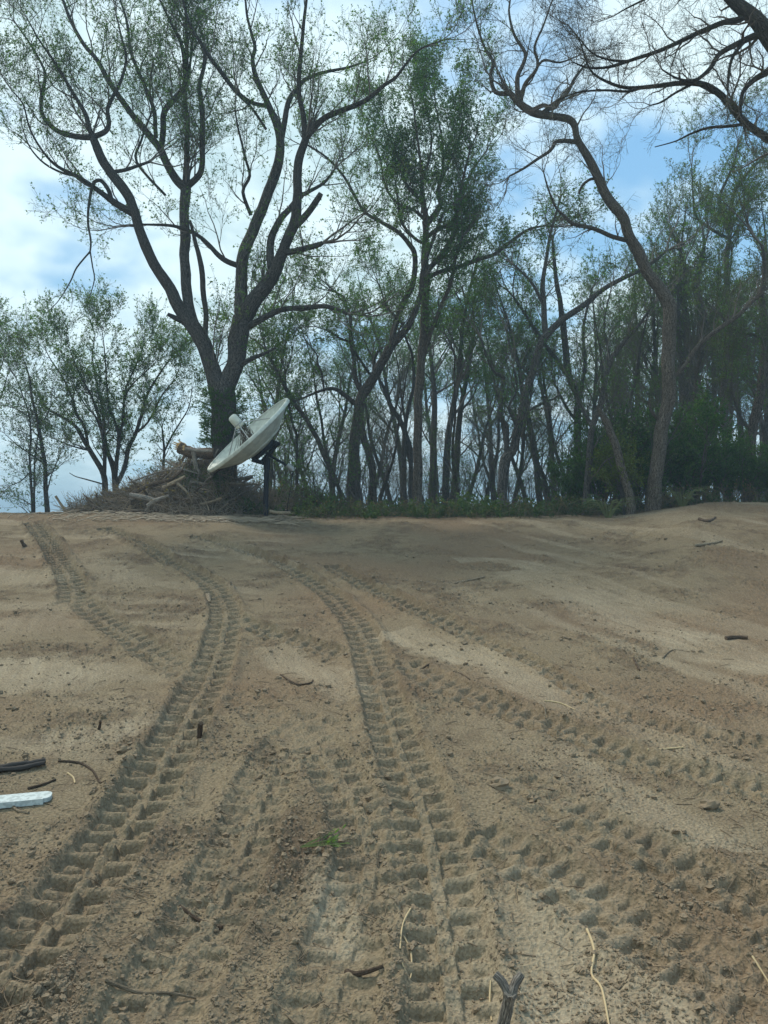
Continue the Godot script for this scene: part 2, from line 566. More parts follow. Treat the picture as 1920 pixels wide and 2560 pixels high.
func make_materials() -> void:
	var bi := bark_images()
	for e in [["bark_dark", Color(0.195, 0.178, 0.160)], ["bark_tan", Color(0.30, 0.25, 0.198)], ["bark_grey", Color(0.25, 0.228, 0.205)], ["bark_brown", Color(0.215, 0.178, 0.145)]]:
		var m := plain(e[1], 0.95)
		m.albedo_texture = bi[0]
		m.heightmap_enabled = true
		m.heightmap_texture = bi[1]
		m.heightmap_scale = 6.0
		m.uv1_scale = Vector3(1.0, 0.9, 1.0)
		mats[e[0]] = m
	mats.twig = plain(Color(0.15, 0.13, 0.11), 0.95)
	mats.twig_grey = plain(Color(0.17, 0.145, 0.12), 0.95)
	mats.dead = plain(Color(0.52, 0.41, 0.28), 0.9)
	mats.dead_dark = plain(Color(0.21, 0.15, 0.105), 0.95)
	mats.dead_grey = plain(Color(0.43, 0.38, 0.32), 0.9)
	mats.litter = plain(Color(0.19, 0.14, 0.09), 0.95)
	mats.pale_stick = plain(Color(0.34, 0.27, 0.19), 0.9)
	mats.heap_twig = plain(Color(0.29, 0.23, 0.165), 0.95)
	mats.straw = plain(Color(0.48, 0.36, 0.20), 0.8)
	mats.char = plain(Color(0.055, 0.048, 0.042), 0.95)
	mats.raw_wood = plain(Color(0.55, 0.36, 0.16), 0.85)
	mats.clod = plain(Color(0.225, 0.168, 0.108), 1.0)
	for nm in ["dead", "dead_grey", "dead_dark"]:
		mats[nm].albedo_texture = bi[0]
		mats[nm].heightmap_enabled = true
		mats[nm].heightmap_texture = bi[1]
		mats[nm].heightmap_scale = 0.6
	# soil
	var g := noise(21, 0.035, 4)
	var im := g.get_seamless_image(512, 512)
	im.convert(Image.FORMAT_RGB8)
	var al := Image.create(512, 512, true, Image.FORMAT_RGB8)
	for y in 512:
		for x in 512:
			var t := im.get_pixel(x, y).r
			var q := clampf(0.92 + (t - 0.5) * 0.40, 0.0, 1.0)
			al.set_pixel(x, y, Color(q, q, q))
	al.generate_mipmaps()
	im.generate_mipmaps()
	var s := StandardMaterial3D.new()
	s.vertex_color_use_as_albedo = true
	s.albedo_texture = ImageTexture.create_from_image(al)
	s.heightmap_enabled = true
	s.heightmap_texture = ImageTexture.create_from_image(im)
	s.heightmap_scale = 1.1
	s.uv1_triplanar = true
	s.uv1_world_triplanar = true
	s.uv1_scale = Vector3(2.6, 2.6, 2.6)
	s.roughness = 1.0
	s.metallic_specular = 0.15
	mats.soil = s
	var lf := StandardMaterial3D.new()
	lf.vertex_color_use_as_albedo = true
	lf.roughness = 0.6
	lf.metallic_specular = 0.35
	lf.cull_mode = BaseMaterial3D.CULL_DISABLED
	lf.backlight_enabled = true
	lf.backlight = Color(0.85, 1.0, 0.5)
	mats.leaf = lf
	# dish
	var dn := noise(31, 0.02, 5).get_seamless_image(256, 256)
	var di := Image.create(256, 256, true, Image.FORMAT_RGB8)
	for y in 256:
		for x in 256:
			var t := dn.get_pixel(x, y).r
			var q := lerpf(0.86, 1.0, smoothstep(0.25, 0.6, t))
			di.set_pixel(x, y, Color(q, q * 0.995, q * 0.97))
	di.generate_mipmaps()
	var dm := plain(Color(0.66, 0.68, 0.61), 0.55)
	dm.albedo_texture = ImageTexture.create_from_image(di)
	dm.uv1_triplanar = true
	dm.uv1_scale = Vector3(0.8, 0.8, 0.8)
	mats.dish = dm
	mats.dish_back = dm
	mats.black_metal = plain(Color(0.018, 0.017, 0.022), 0.5)
	mats.grey_metal = plain(Color(0.38, 0.38, 0.36), 0.5, 0.3)
	mats.white_board = plain(Color(0.52, 0.57, 0.57), 0.6)
	mats.white_board.albedo_texture = dm.albedo_texture
	mats.white_board.uv1_triplanar = true
	mats.white_board.uv1_scale = Vector3(5, 5, 5)

# ------------------------------------------------------------------ sprigs
func leaf(mb: MB, at: Vector3, dir: Vector3, side: Vector3, l: float, w: float, col: Color) -> void:
	var s := dir.cross(side).normalized() * w * 0.5
	var up := dir.cross(s).normalized() * l * 0.10
	var m := at + dir * l * 0.45
	mb.tri(at, m + s + up, at + dir * l, col)
	mb.tri(at, at + dir * l, m - s + up, col)

func twig_bit(mb: MB, a: Vector3, b: Vector3, ra: float, rb: float, col: Color) -> void:
	var t := (b - a).normalized()
	var x := t.cross(Vector3(0.3, 0.5, 0.8)).normalized()
	var z := t.cross(x)
	var pr := []
	for k in 3:
		var f := TAU * k / 3.0
		pr.append(x * cos(f) + z * sin(f))
	for k in 3:
		var o: Vector3 = pr[k]
		var q: Vector3 = pr[(k + 1) % 3]
		mb.quad(a + o * ra, b + o * rb, b + q * rb, a + q * ra, col)

func make_sprig(sd: int, len_: float, twiglets: int, nleaf: int, ll: float, tint: Color, bark: Color, bush := 1.0) -> Mesh:
	rng.seed = sd
	var mb := MB.new()
	mb.colored = true
	var tip := Vector3(rng.randf_range(-0.1, 0.1), len_, rng.randf_range(-0.1, 0.1))
	var midp := tip * 0.5 + Vector3(rng.randf_range(-0.04, 0.04), 0, rng.randf_range(-0.04, 0.04))
	twig_bit(mb, Vector3.ZERO, midp, 0.0042, 0.0032, bark)
	twig_bit(mb, midp, tip, 0.0032, 0.0016, bark)
	var lines := [[Vector3.ZERO, midp], [midp, tip]]
	for i in twiglets:
		var f := rng.randf_range(0.15, 0.9)
		var st := midp * (f * 2.0) if f < 0.5 else midp.lerp(tip, f * 2.0 - 1.0)
		var dr := (rand_dir() * bush + Vector3(0, 0.75, 0)).normalized()
		var en := st + dr * len_ * rng.randf_range(0.25, 0.5)
		twig_bit(mb, st, en, 0.0026, 0.0013, bark)
		lines.append([st, en]); lines.append([st, en])
	for i in nleaf:
		var ln: Array = lines[rng.randi() % lines.size()]
		var a: Vector3 = ln[0]
		var b: Vector3 = ln[1]
		var at := a.lerp(b, sqrt(rng.randf()))
		var dr := ((b - a).normalized() * 0.7 + rand_dir()).normalized()
		var q := rng.randf_range(0.7, 1.35)
		var cc := tint * q
		cc.r *= rng.randf_range(0.9, 1.15)
		cc.a = 1.0
		var l := ll * rng.randf_range(0.6, 1.25)
		leaf(mb, at, dr, rand_dir(), l, l * rng.randf_range(0.42, 0.6), cc)
	return mb.mesh()

func make_sprigs() -> void:
	var bk := Color(0.14, 0.118, 0.092)
	var bg := Color(0.19, 0.155, 0.12)
	var g1 := Color(0.140, 0.220, 0.078)
	var g2 := Color(0.112, 0.200, 0.062)
	var g3 := Color(0.175, 0.215, 0.092)
	sprigs.elm = [make_sprig(101, 0.50, 5, 28, 0.058, g1, bk), make_sprig(102, 0.55, 6, 22, 0.060, g1 * 0.92, bk), make_sprig(103, 0.45, 5, 16, 0.058, g3, bk)]
	sprigs.fine = [make_sprig(191, 0.52, 6, 26, 0.050, g1, bk), make_sprig(192, 0.58, 6, 20, 0.052, g1, bk), make_sprig(193, 0.50, 6, 12, 0.046, g3, bk)]
	sprigs.thin = [make_sprig(111, 0.50, 5, 16, 0.056, g3, bk), make_sprig(112, 0.55, 6, 12, 0.056, g1, bk)]
	sprigs.dense = [make_sprig(121, 0.45, 6, 46, 0.06, g2, bk), make_sprig(122, 0.5, 7, 36, 0.062, g1, bk), make_sprig(123, 0.5, 6, 24, 0.055, g2, bk)]
	sprigs.bare = [make_sprig(131, 0.48, 6, 7, 0.022, Color(0.14, 0.11, 0.07), bk, 1.2), make_sprig(132, 0.55, 6, 4, 0.022, g3, bk, 1.2)]
	sprigs.dull = [make_sprig(141, 0.5, 7, 26, 0.056, Color(0.135, 0.200, 0.078), bk), make_sprig(142, 0.45, 6, 18, 0.054, Color(0.14, 0.16, 0.08), bk)]
	sprigs.bush = [make_sprig(151, 0.42, 6, 44, 0.065, Color(0.080, 0.145, 0.040), bk), make_sprig(152, 0.40, 6, 36, 0.06, Color(0.100, 0.170, 0.045), bk)]
	sprigs.yellow = [make_sprig(161, 0.42, 6, 40, 0.06, Color(0.17, 0.20, 0.04), bg), make_sprig(162, 0.40, 5, 34, 0.055, Color(0.14, 0.17, 0.035), bg)]
	sprigs.weed = [make_sprig(171, 0.34, 4, 26, 0.085, Color(0.085, 0.125, 0.048), Color(0.09, 0.13, 0.05)), make_sprig(172, 0.28, 5, 30, 0.075, Color(0.095, 0.12, 0.052), Color(0.09, 0.13, 0.05)), make_sprig(173, 0.40, 4, 16, 0.10, Color(0.12, 0.15, 0.07), Color(0.10, 0.12, 0.06))]
	sprigs.dry = [make_sprig(181, 0.5, 7, 3, 0.05, Color(0.25, 0.18, 0.10), Color(0.20, 0.155, 0.11), 1.3), make_sprig(182, 0.6, 6, 6, 0.05, Color(0.12, 0.12, 0.05), Color(0.15, 0.11, 0.08), 1.3)]

# ------------------------------------------------------------------ trees
# T: mb, xf, leaf (sprig step), up, max, space, size
func grow(T: Dictionary, p: Vector3, dir: Vector3, length: float, r: float, lvl: int) -> void:
	var n := 6 if lvl == 0 else (5 if lvl == 1 else 3)
	var pts := PackedVector3Array([p])
	var rad := PackedFloat32Array([r])
	var q := p
	var dr := dir.normalized()
	var up: float = T.up
	var jit: float = T.jit
	for i in n:
		dr = (dr + rand_dir() * jit + Vector3(0, up, 0)).normalized()
		q += dr * length / n
		pts.append(q)
		rad.append(maxf(r * (1.0 - 0.82 * (i + 1.0) / n), 0.0022))
	var mb: MB = T.mb
	mb.tube(pts, rad, 5 if lvl == 0 else (4 if r > 0.012 else 3), 0.0, false)
	var top: int = T.max
	if lvl < top:
		var step: float = T.space[lvl]
		var s := length * rng.randf_range(0.12, 0.25)
		while s < length:
			var f := s / length * n
			var i := mini(int(f), n - 1)
			var at := pts[i].lerp(pts[i + 1], f - i)
			var t := (pts[i + 1] - pts[i]).normalized()
			var side := rand_dir()
			side = (side - t * side.dot(t)).normalized()
			var ang := rng.randf_range(0.5, 0.95)
			var nd := t * cos(ang) + side * sin(ang)
			var nl := length * rng.randf_range(0.3, 0.55) * (1.15 - 0.6 * s / length)
			grow(T, at, nd, nl, maxf(rad[i] * rng.randf_range(0.45, 0.65), 0.0035), lvl + 1)
			s += step * rng.randf_range(0.6, 1.4)
	var first: int = T.first
	if lvl >= first:
		var ls: float = float(T.leaf) * 0.62
		var s := length * (0.35 if lvl == first else 0.15) + ls * rng.randf()
		while s < length + ls * 0.4:
			var f := minf(s / length, 1.0) * n
			var i := mini(int(f), n - 1)
			var at := pts[i].lerp(pts[i + 1], minf(f - i, 1.0))
			var t := (pts[i + 1] - pts[i]).normalized()
			var nd := (t * 0.8 + rand_dir() * 0.8 + Vector3(0, 0.25 + up, 0)).normalized()
			T.xf.append(Transform3D(along_y(nd, rng.randf() * TAU, rng.randf_range(0.6, 1.15) * float(T.size)), at))
			s += ls * rng.randf_range(0.6, 1.5)

func params(over: Dictionary) -> Dictionary:
	var T := {"mb": MB.new(), "xf": [], "leaf": 0.26, "up": 0.10, "jit": 0.28, "max": 2, "space": [0.34, 0.26, 0.2], "first": 1, "size": 1.0, "kind": "elm", "bark": "bark_dark", "side_space": 0.42, "side_len": 1.5, "thick": 0.10, "tips": 3, "twig": "twig", "slim": 1.0}
	for k in over:
		T[k] = over[k]
	return T

func foliage(T: Dictionary, parent: Node) -> void:
	var vs: Array = sprigs[T.kind]
	var lots := []
	for i in vs.size():
		lots.append([])
	for t in T.xf:
		lots[rng.randi() % vs.size()].append(t)
	for i in vs.size():
		if lots[i].size() > 0:
			copies("foliage", vs[i], mats.leaf, lots[i], parent)

func smooth_line(raw: PackedVector3Array, rr: PackedFloat32Array, sub: int) -> Array:
	var p := PackedVector3Array()
	var r := PackedFloat32Array()
	var n := raw.size()
	for i in n - 1:
		var a := raw[maxi(i - 1, 0)]
		var b := raw[i]
		var c := raw[i + 1]
		var e := raw[mini(i + 2, n - 1)]
		for k in sub:
			var t := float(k) / sub
			p.append(b.cubic_interpolate(c, a, e, t))
			r.append(lerpf(rr[i], rr[i + 1], t))
	p.append(raw[n - 1])
	r.append(rr[n - 1])
	return [p, r]

# branches: [parent, depth per metre, crop, [x, y, width, ...], optional "stub"]
func traced_tree(called: String, label: String, group: String, d: float, branches: Array, over: Dictionary) -> Node3D:
	rng.seed = hash(called + label)
	var T := params(over)
	var done := []
	var base := Vector3.ZERO
	var root: Node3D = null
	for bi in branches.size():
		var b: Array = branches[bi]
		var tile: Vector3 = b[2]
		var a: Array = b[3]
		var raw := PackedVector3Array()
		var rr := PackedFloat32Array()
		var par: int = b[0]
		var dep := d
		var sx: float = tile.x + a[0] * tile.z
		var sy: float = tile.y + a[1] * tile.z
		var glue := Vector3.ZERO
		if par >= 0:
			var pp: PackedVector3Array = done[par][0]
			var bestd := 1e9
			for q in pp:
				var qx := CX + q.x / -q.z * F
				var qy := CY - (q.y - EYE) / -q.z * F
				var dd := (qx - sx) * (qx - sx) + (qy - sy) * (qy - sy)
				if dd < bestd:
					bestd = dd
					glue = q
			dep = -glue.z
		elif b[1] is float and bi > 0 and b.size() > 5:
			dep = d + b[5]
		var cur := dep
		for i in range(0, a.size(), 3):
			var x: float = tile.x + a[i] * tile.z
			var y: float = tile.y + a[i + 1] * tile.z
			var w := px(x, y, cur)
			if i > 0:
				var l := w.distance_to(raw[raw.size() - 1])
				cur += float(b[1]) * l
				w = px(x, y, cur)
			elif par >= 0:
				w = glue.lerp(w, 0.35)
			raw.append(w)
			rr.append(maxf(a[i + 2] * tile.z * (0.47 if par < 0 else 0.42) * float(T.slim) * cur / F, 0.004))
		if par < 0:
			var g := soil(raw[0].x, raw[0].z)
			raw[0].y = minf(raw[0].y, g - 0.02)
			if raw[0].y < g - 0.3:
				raw[0].y = g - 0.3
			raw.insert(0, Vector3(raw[0].x, g - 0.35, raw[0].z))
			rr.insert(0, rr[0] * 1.12)
			if root == null:
				base = Vector3(raw[0].x, g, raw[0].z)
				root = thing(called, base, label, "tree", group)
		var sl := smooth_line(raw, rr, 4)
		done.append(sl)
		var pts: PackedVector3Array = sl[0]
		var rad: PackedFloat32Array = sl[1]
		var lp := PackedVector3Array()
		for k in pts.size():
			# small crooks that no tracing carries
			var wv := Vector3(n_mid.get_noise_1d(pts[k].y * 0.7 + bi * 17.0), 0, n_mid.get_noise_1d(pts[k].y * 0.7 + bi * 31.0 + 90.0)) * minf(rad[k] * 0.35, 0.05)
			lp.append(pts[k] - base + wv)
			if rad[k] > 0.08:
				rad[k] *= 0.97 + 0.05 * n_small.get_noise_1d(pts[k].y * 1.2 + bi * 13.0)
		var m := MB.new()
		m.tube(lp, rad, 16 if rad[0] > 0.15 else (10 if rad[0] > 0.06 else 7), 0.045 if rad[0] > 0.1 else 0.03, true, maxf(1.0, round(rad[0] * TAU / 0.9)))
		part("trunk" if par < 0 else "limb", m.mesh(), mats[T.bark], root)
		if b.size() > 4 and b[4] == "stub":
			continue
		# side branches
		var total := 0.0
		for k in lp.size() - 1:
			total += lp[k].distance_to(lp[k + 1])
		var run := 0.0
		var next: float = T.side_space * rng.randf_range(0.4, 1.2)
		for k in lp.size() - 1:
			var sl2 := lp[k].distance_to(lp[k + 1])
			while next < run + sl2:
				var at := lp[k].lerp(lp[k + 1], (next - run) / sl2)
				var t := (lp[k + 1] - lp[k]).normalized()
				var rk := rad[k]
				if rk < T.thick:
					var side := rand_dir()
					side = (side - t * side.dot(t)).normalized()
					var ang := rng.randf_range(0.55, 1.05)
					var left := clampf((total - next) / 3.0, 0.25, 1.0)
					var ln: float = T.side_len * rng.randf_range(0.45, 1.25) * lerpf(0.65, 1.0, left)
					grow(T, at, (t * cos(ang) + side * sin(ang) + Vector3(0, float(T.up) * 1.5, 0)), ln, clampf(rk * 0.45, 0.006, 0.022), 0 if ln > 1.0 else 1)
				next += T.side_space * rng.randf_range(0.5, 1.5) * (1.0 + maxf(0.0, rk - 0.04) * 8.0)
			run += sl2
		# the tip goes on as a tuft
		var e := lp.size() - 1
		var te := (lp[e] - lp[e - 1]).normalized()
		for k in int(T.tips):
			grow(T, lp[e], (te + rand_dir() * 0.45), float(T.side_len) * rng.randf_range(0.7, 1.25), minf(rad[e] * 0.75, 0.03), 0)
	if (T.mb as MB).v.size() > 0:
		part("twigs", (T.mb as MB).mesh(), mats[T.twig], root).set_meta("kind", "stuff")
	foliage(T, root)
	return root

# a tree of the wood, grown rather than traced
func wild_tree(called: String, label: String, category: String, group: String, sd: int, hgt: float, r0: float, over: Dictionary) -> Node3D:
	rng.seed = sd
	var T := params(over)
	var root := thing(called, Vector3.ZERO, label, category, group)
	var stems: int = over.get("stems", 1)
	for st in stems:
		var p := Vector3.ZERO if stems == 1 else Vector3(rng.randf_range(-0.3, 0.3), 0, rng.randf_range(-0.3, 0.3))
		var dr := (Vector3.UP + rand_dir() * float(over.get("lean", 0.15))).normalized()
		if stems > 1:
			dr = (Vector3.UP + Vector3(rng.randf_range(-1, 1), 0, rng.randf_range(-1, 1)) * float(over.get("lean", 0.5))).normalized()
		var n := 11
		var pts := PackedVector3Array([p + Vector3(0, -0.4, 0)])
		var rad := PackedFloat32Array([r0 * 1.25])
		var h := hgt * rng.randf_range(0.8, 1.1)
		for i in n:
			pts.append(p)
			rad.append(maxf(r0 * (1.08 - 0.98 * i / (n - 1.0)), 0.006))
			dr = (dr + rand_dir() * float(over.get("crook", 0.10)) + Vector3(0, 0.06, 0)).normalized()
			p += dr * h / (n - 1)
		var sl := smooth_line(pts, rad, 2)
		var m := MB.new()
		m.tube(sl[0], sl[1], 8, 0.04, false, 1.0)
		part("trunk", m.mesh(), mats[T.bark], root)
		var lm := MB.new()
		var keep: MB = T.mb
		T.mb = lm
		var f0: float = over.get("clear", 0.3)
		var count: int = over.get("limbs", 12)
		for k in count:
			var f := lerpf(f0, 0.98, (k + rng.randf()) / count)
			var fi := f * (n - 1)
			var i := mini(int(fi) + 1, n - 1)
			var at := pts[i].lerp(pts[mini(i + 1, n)], fi - int(fi))
			var side := Vector3(1, 0, 0).rotated(Vector3.UP, rng.randf() * TAU)
			var ang := rng.randf_range(0.45, 1.0)
			var ln := h * float(over.get("limb_len", 0.3)) * rng.randf_range(0.6, 1.2) * (1.25 - f * 0.75)
			grow(T, at, Vector3.UP * cos(ang) + side * sin(ang), ln, maxf(rad[i] * 0.5, 0.008), 0)
		part("branches", lm.mesh(), mats[T.twig], root)
		T.mb = keep
	foliage(T, root)
	return root

func again(proto: Node3D, at: Vector3, turn: float, s: float, label := "") -> Node3D:
	var c: Node3D = proto.duplicate()
	c.name = numbered(String(proto.name).rstrip("0123456789").trim_suffix("_"))
	add_child(c)
	c.position = at
	c.rotation.y = turn
	c.scale = Vector3.ONE * s
	if label != "":
		c.set_meta("label", label)
	return c

func settle(x: float, d: float) -> Vector3:
	return Vector3(x, soil(x, -d) - 0.02, -d)

# ------------------------------------------------------------------ main
func _ready() -> void:
	var t0 := Time.get_ticks_msec()
	# camera
	var cam := Camera3D.new()
	cam.name = "camera"
	add_child(cam)
	cam.position = Vector3(0, EYE, 0)
	cam.fov = rad_to_deg(2.0 * atan(CY / F))
	cam.near = 0.05
	cam.far = 3000.0
	cam.current = true
	# sky, exposure
	var env := Environment.new()
	env.background_mode = Environment.BG_SKY
	env.sky = Sky.new()
	env.sky.sky_material = make_sky()
	env.background_energy_multiplier = 0.95
	env.tonemap_mode = Environment.TONE_MAPPER_LINEAR
	env.tonemap_exposure = 1.9
	env.fog_enabled = true
	env.fog_density = 0.0026
	env.fog_light_color = Color(0.74, 0.84, 0.90)
	env.ssao_enabled = true
	env.ssil_enabled = true
	env.sdfgi_enabled = true
	var we := WorldEnvironment.new()
	we.name = "environment"
	we.environment = env
	add_child(we)
	# sun behind thin cloud, high on the left beyond the trees
	var sun := DirectionalLight3D.new()
	sun.name = "sun"
	sun.light_energy = 0.5
	sun.light_angular_distance = 10.0
	sun.light_color = Color(1.0, 0.97, 0.93)
	sun.shadow_enabled = true
	add_child(sun)
	sun.look_at_from_position(Vector3(-4.8, 10.0, -5.6), Vector3.ZERO, Vector3.UP)
	print("sky ", Time.get_ticks_msec() - t0)

	n_big = noise(1, 0.33, 2)
	n_mid = noise(2, 1.1, 3)
	n_small = noise(3, 7.5, 3)
	n_fine = noise(4, 26.0, 2)
	n_patch = noise(5, 1.6, 4)
	n_crumb = noise(6, 0.7, 3)
	make_materials()
	make_sprigs()
	print("materials ", Time.get_ticks_msec() - t0)
	lay_tracks()
	build_ground()
	print("ground ", Time.get_ticks_msec() - t0)
	plant_traced()
	print("traced ", Time.get_ticks_msec() - t0)
	plant_wood()
	print("wood ", Time.get_ticks_msec() - t0)
	build_dish()
	build_brush()
	build_weeds()
	print("weeds ", Time.get_ticks_msec() - t0)
	scatter_litter()
	print("done ", Time.get_ticks_msec() - t0)

func make_sky() -> PanoramaSkyMaterial:
	var w := 2048; var h := 1024
	var im := Image.create(w, h, false, Image.FORMAT_RGBF)
	var f := noise(77, 1.0, 6)
	f.fractal_gain = 0.55
	var g := noise(78, 1.0, 2)
	var data := PackedFloat32Array()
	data.resize(w * h * 3)
	var k := 0
	for y in h:
		var el := PI * (0.5 - (y + 0.5) / h)
		var ce := cos(el)
		var se := sin(el)
		var hz := pow(1.0 - clampf(se, 0.0, 1.0), 3.0)
		for x in w:
			if se < -0.05:
				data[k] = 0.34; data[k + 1] = 0.36; data[k + 2] = 0.34
				k += 3
				continue
			var az := TAU * ((x + 0.5) / w - 0.5)
			var dx := -sin(az) * ce
			var dz := -cos(az) * ce
			# clouds lie on a sheet far overhead, so they flatten towards the horizon
			var t := 1.0 / (maxf(se, 0.0) + 0.22)
			var px_ := dx * t * 1.5
			var pz := dz * t * 1.5
			var n := f.get_noise_3d(px_ * 1.5 + 4.0, pz * 1.5, se * 1.2)
			var b := g.get_noise_2d(px_ * 0.55, pz * 0.55)
			var cover := n * 1.0 + b * 0.2 + 0.30 - 0.66 * dx
			var c := smoothstep(-0.28, 0.55, cover)
			var thick := smoothstep(0.30, 0.95, cover + 0.3 * f.get_noise_2d(px_ * 3.3 + 9.0, pz * 3.3))
			var br := 0.120; var bg := 0.280; var bb := 0.50
			br = lerpf(br, 0.32, hz); bg = lerpf(bg, 0.50, hz); bb = lerpf(bb, 0.58, hz)
			var cr := lerpf(0.54, 0.36, thick); var cg := lerpf(0.66, 0.49, thick); var cb := lerpf(0.69, 0.53, thick)
			data[k] = lerpf(br, cr, c)
			data[k + 1] = lerpf(bg, cg, c)
			data[k + 2] = lerpf(bb, cb, c)
			k += 3
	im = Image.create_from_data(w, h, false, Image.FORMAT_RGBF, data.to_byte_array())
	var m := PanoramaSkyMaterial.new()
	m.panorama = ImageTexture.create_from_image(im)
	return m

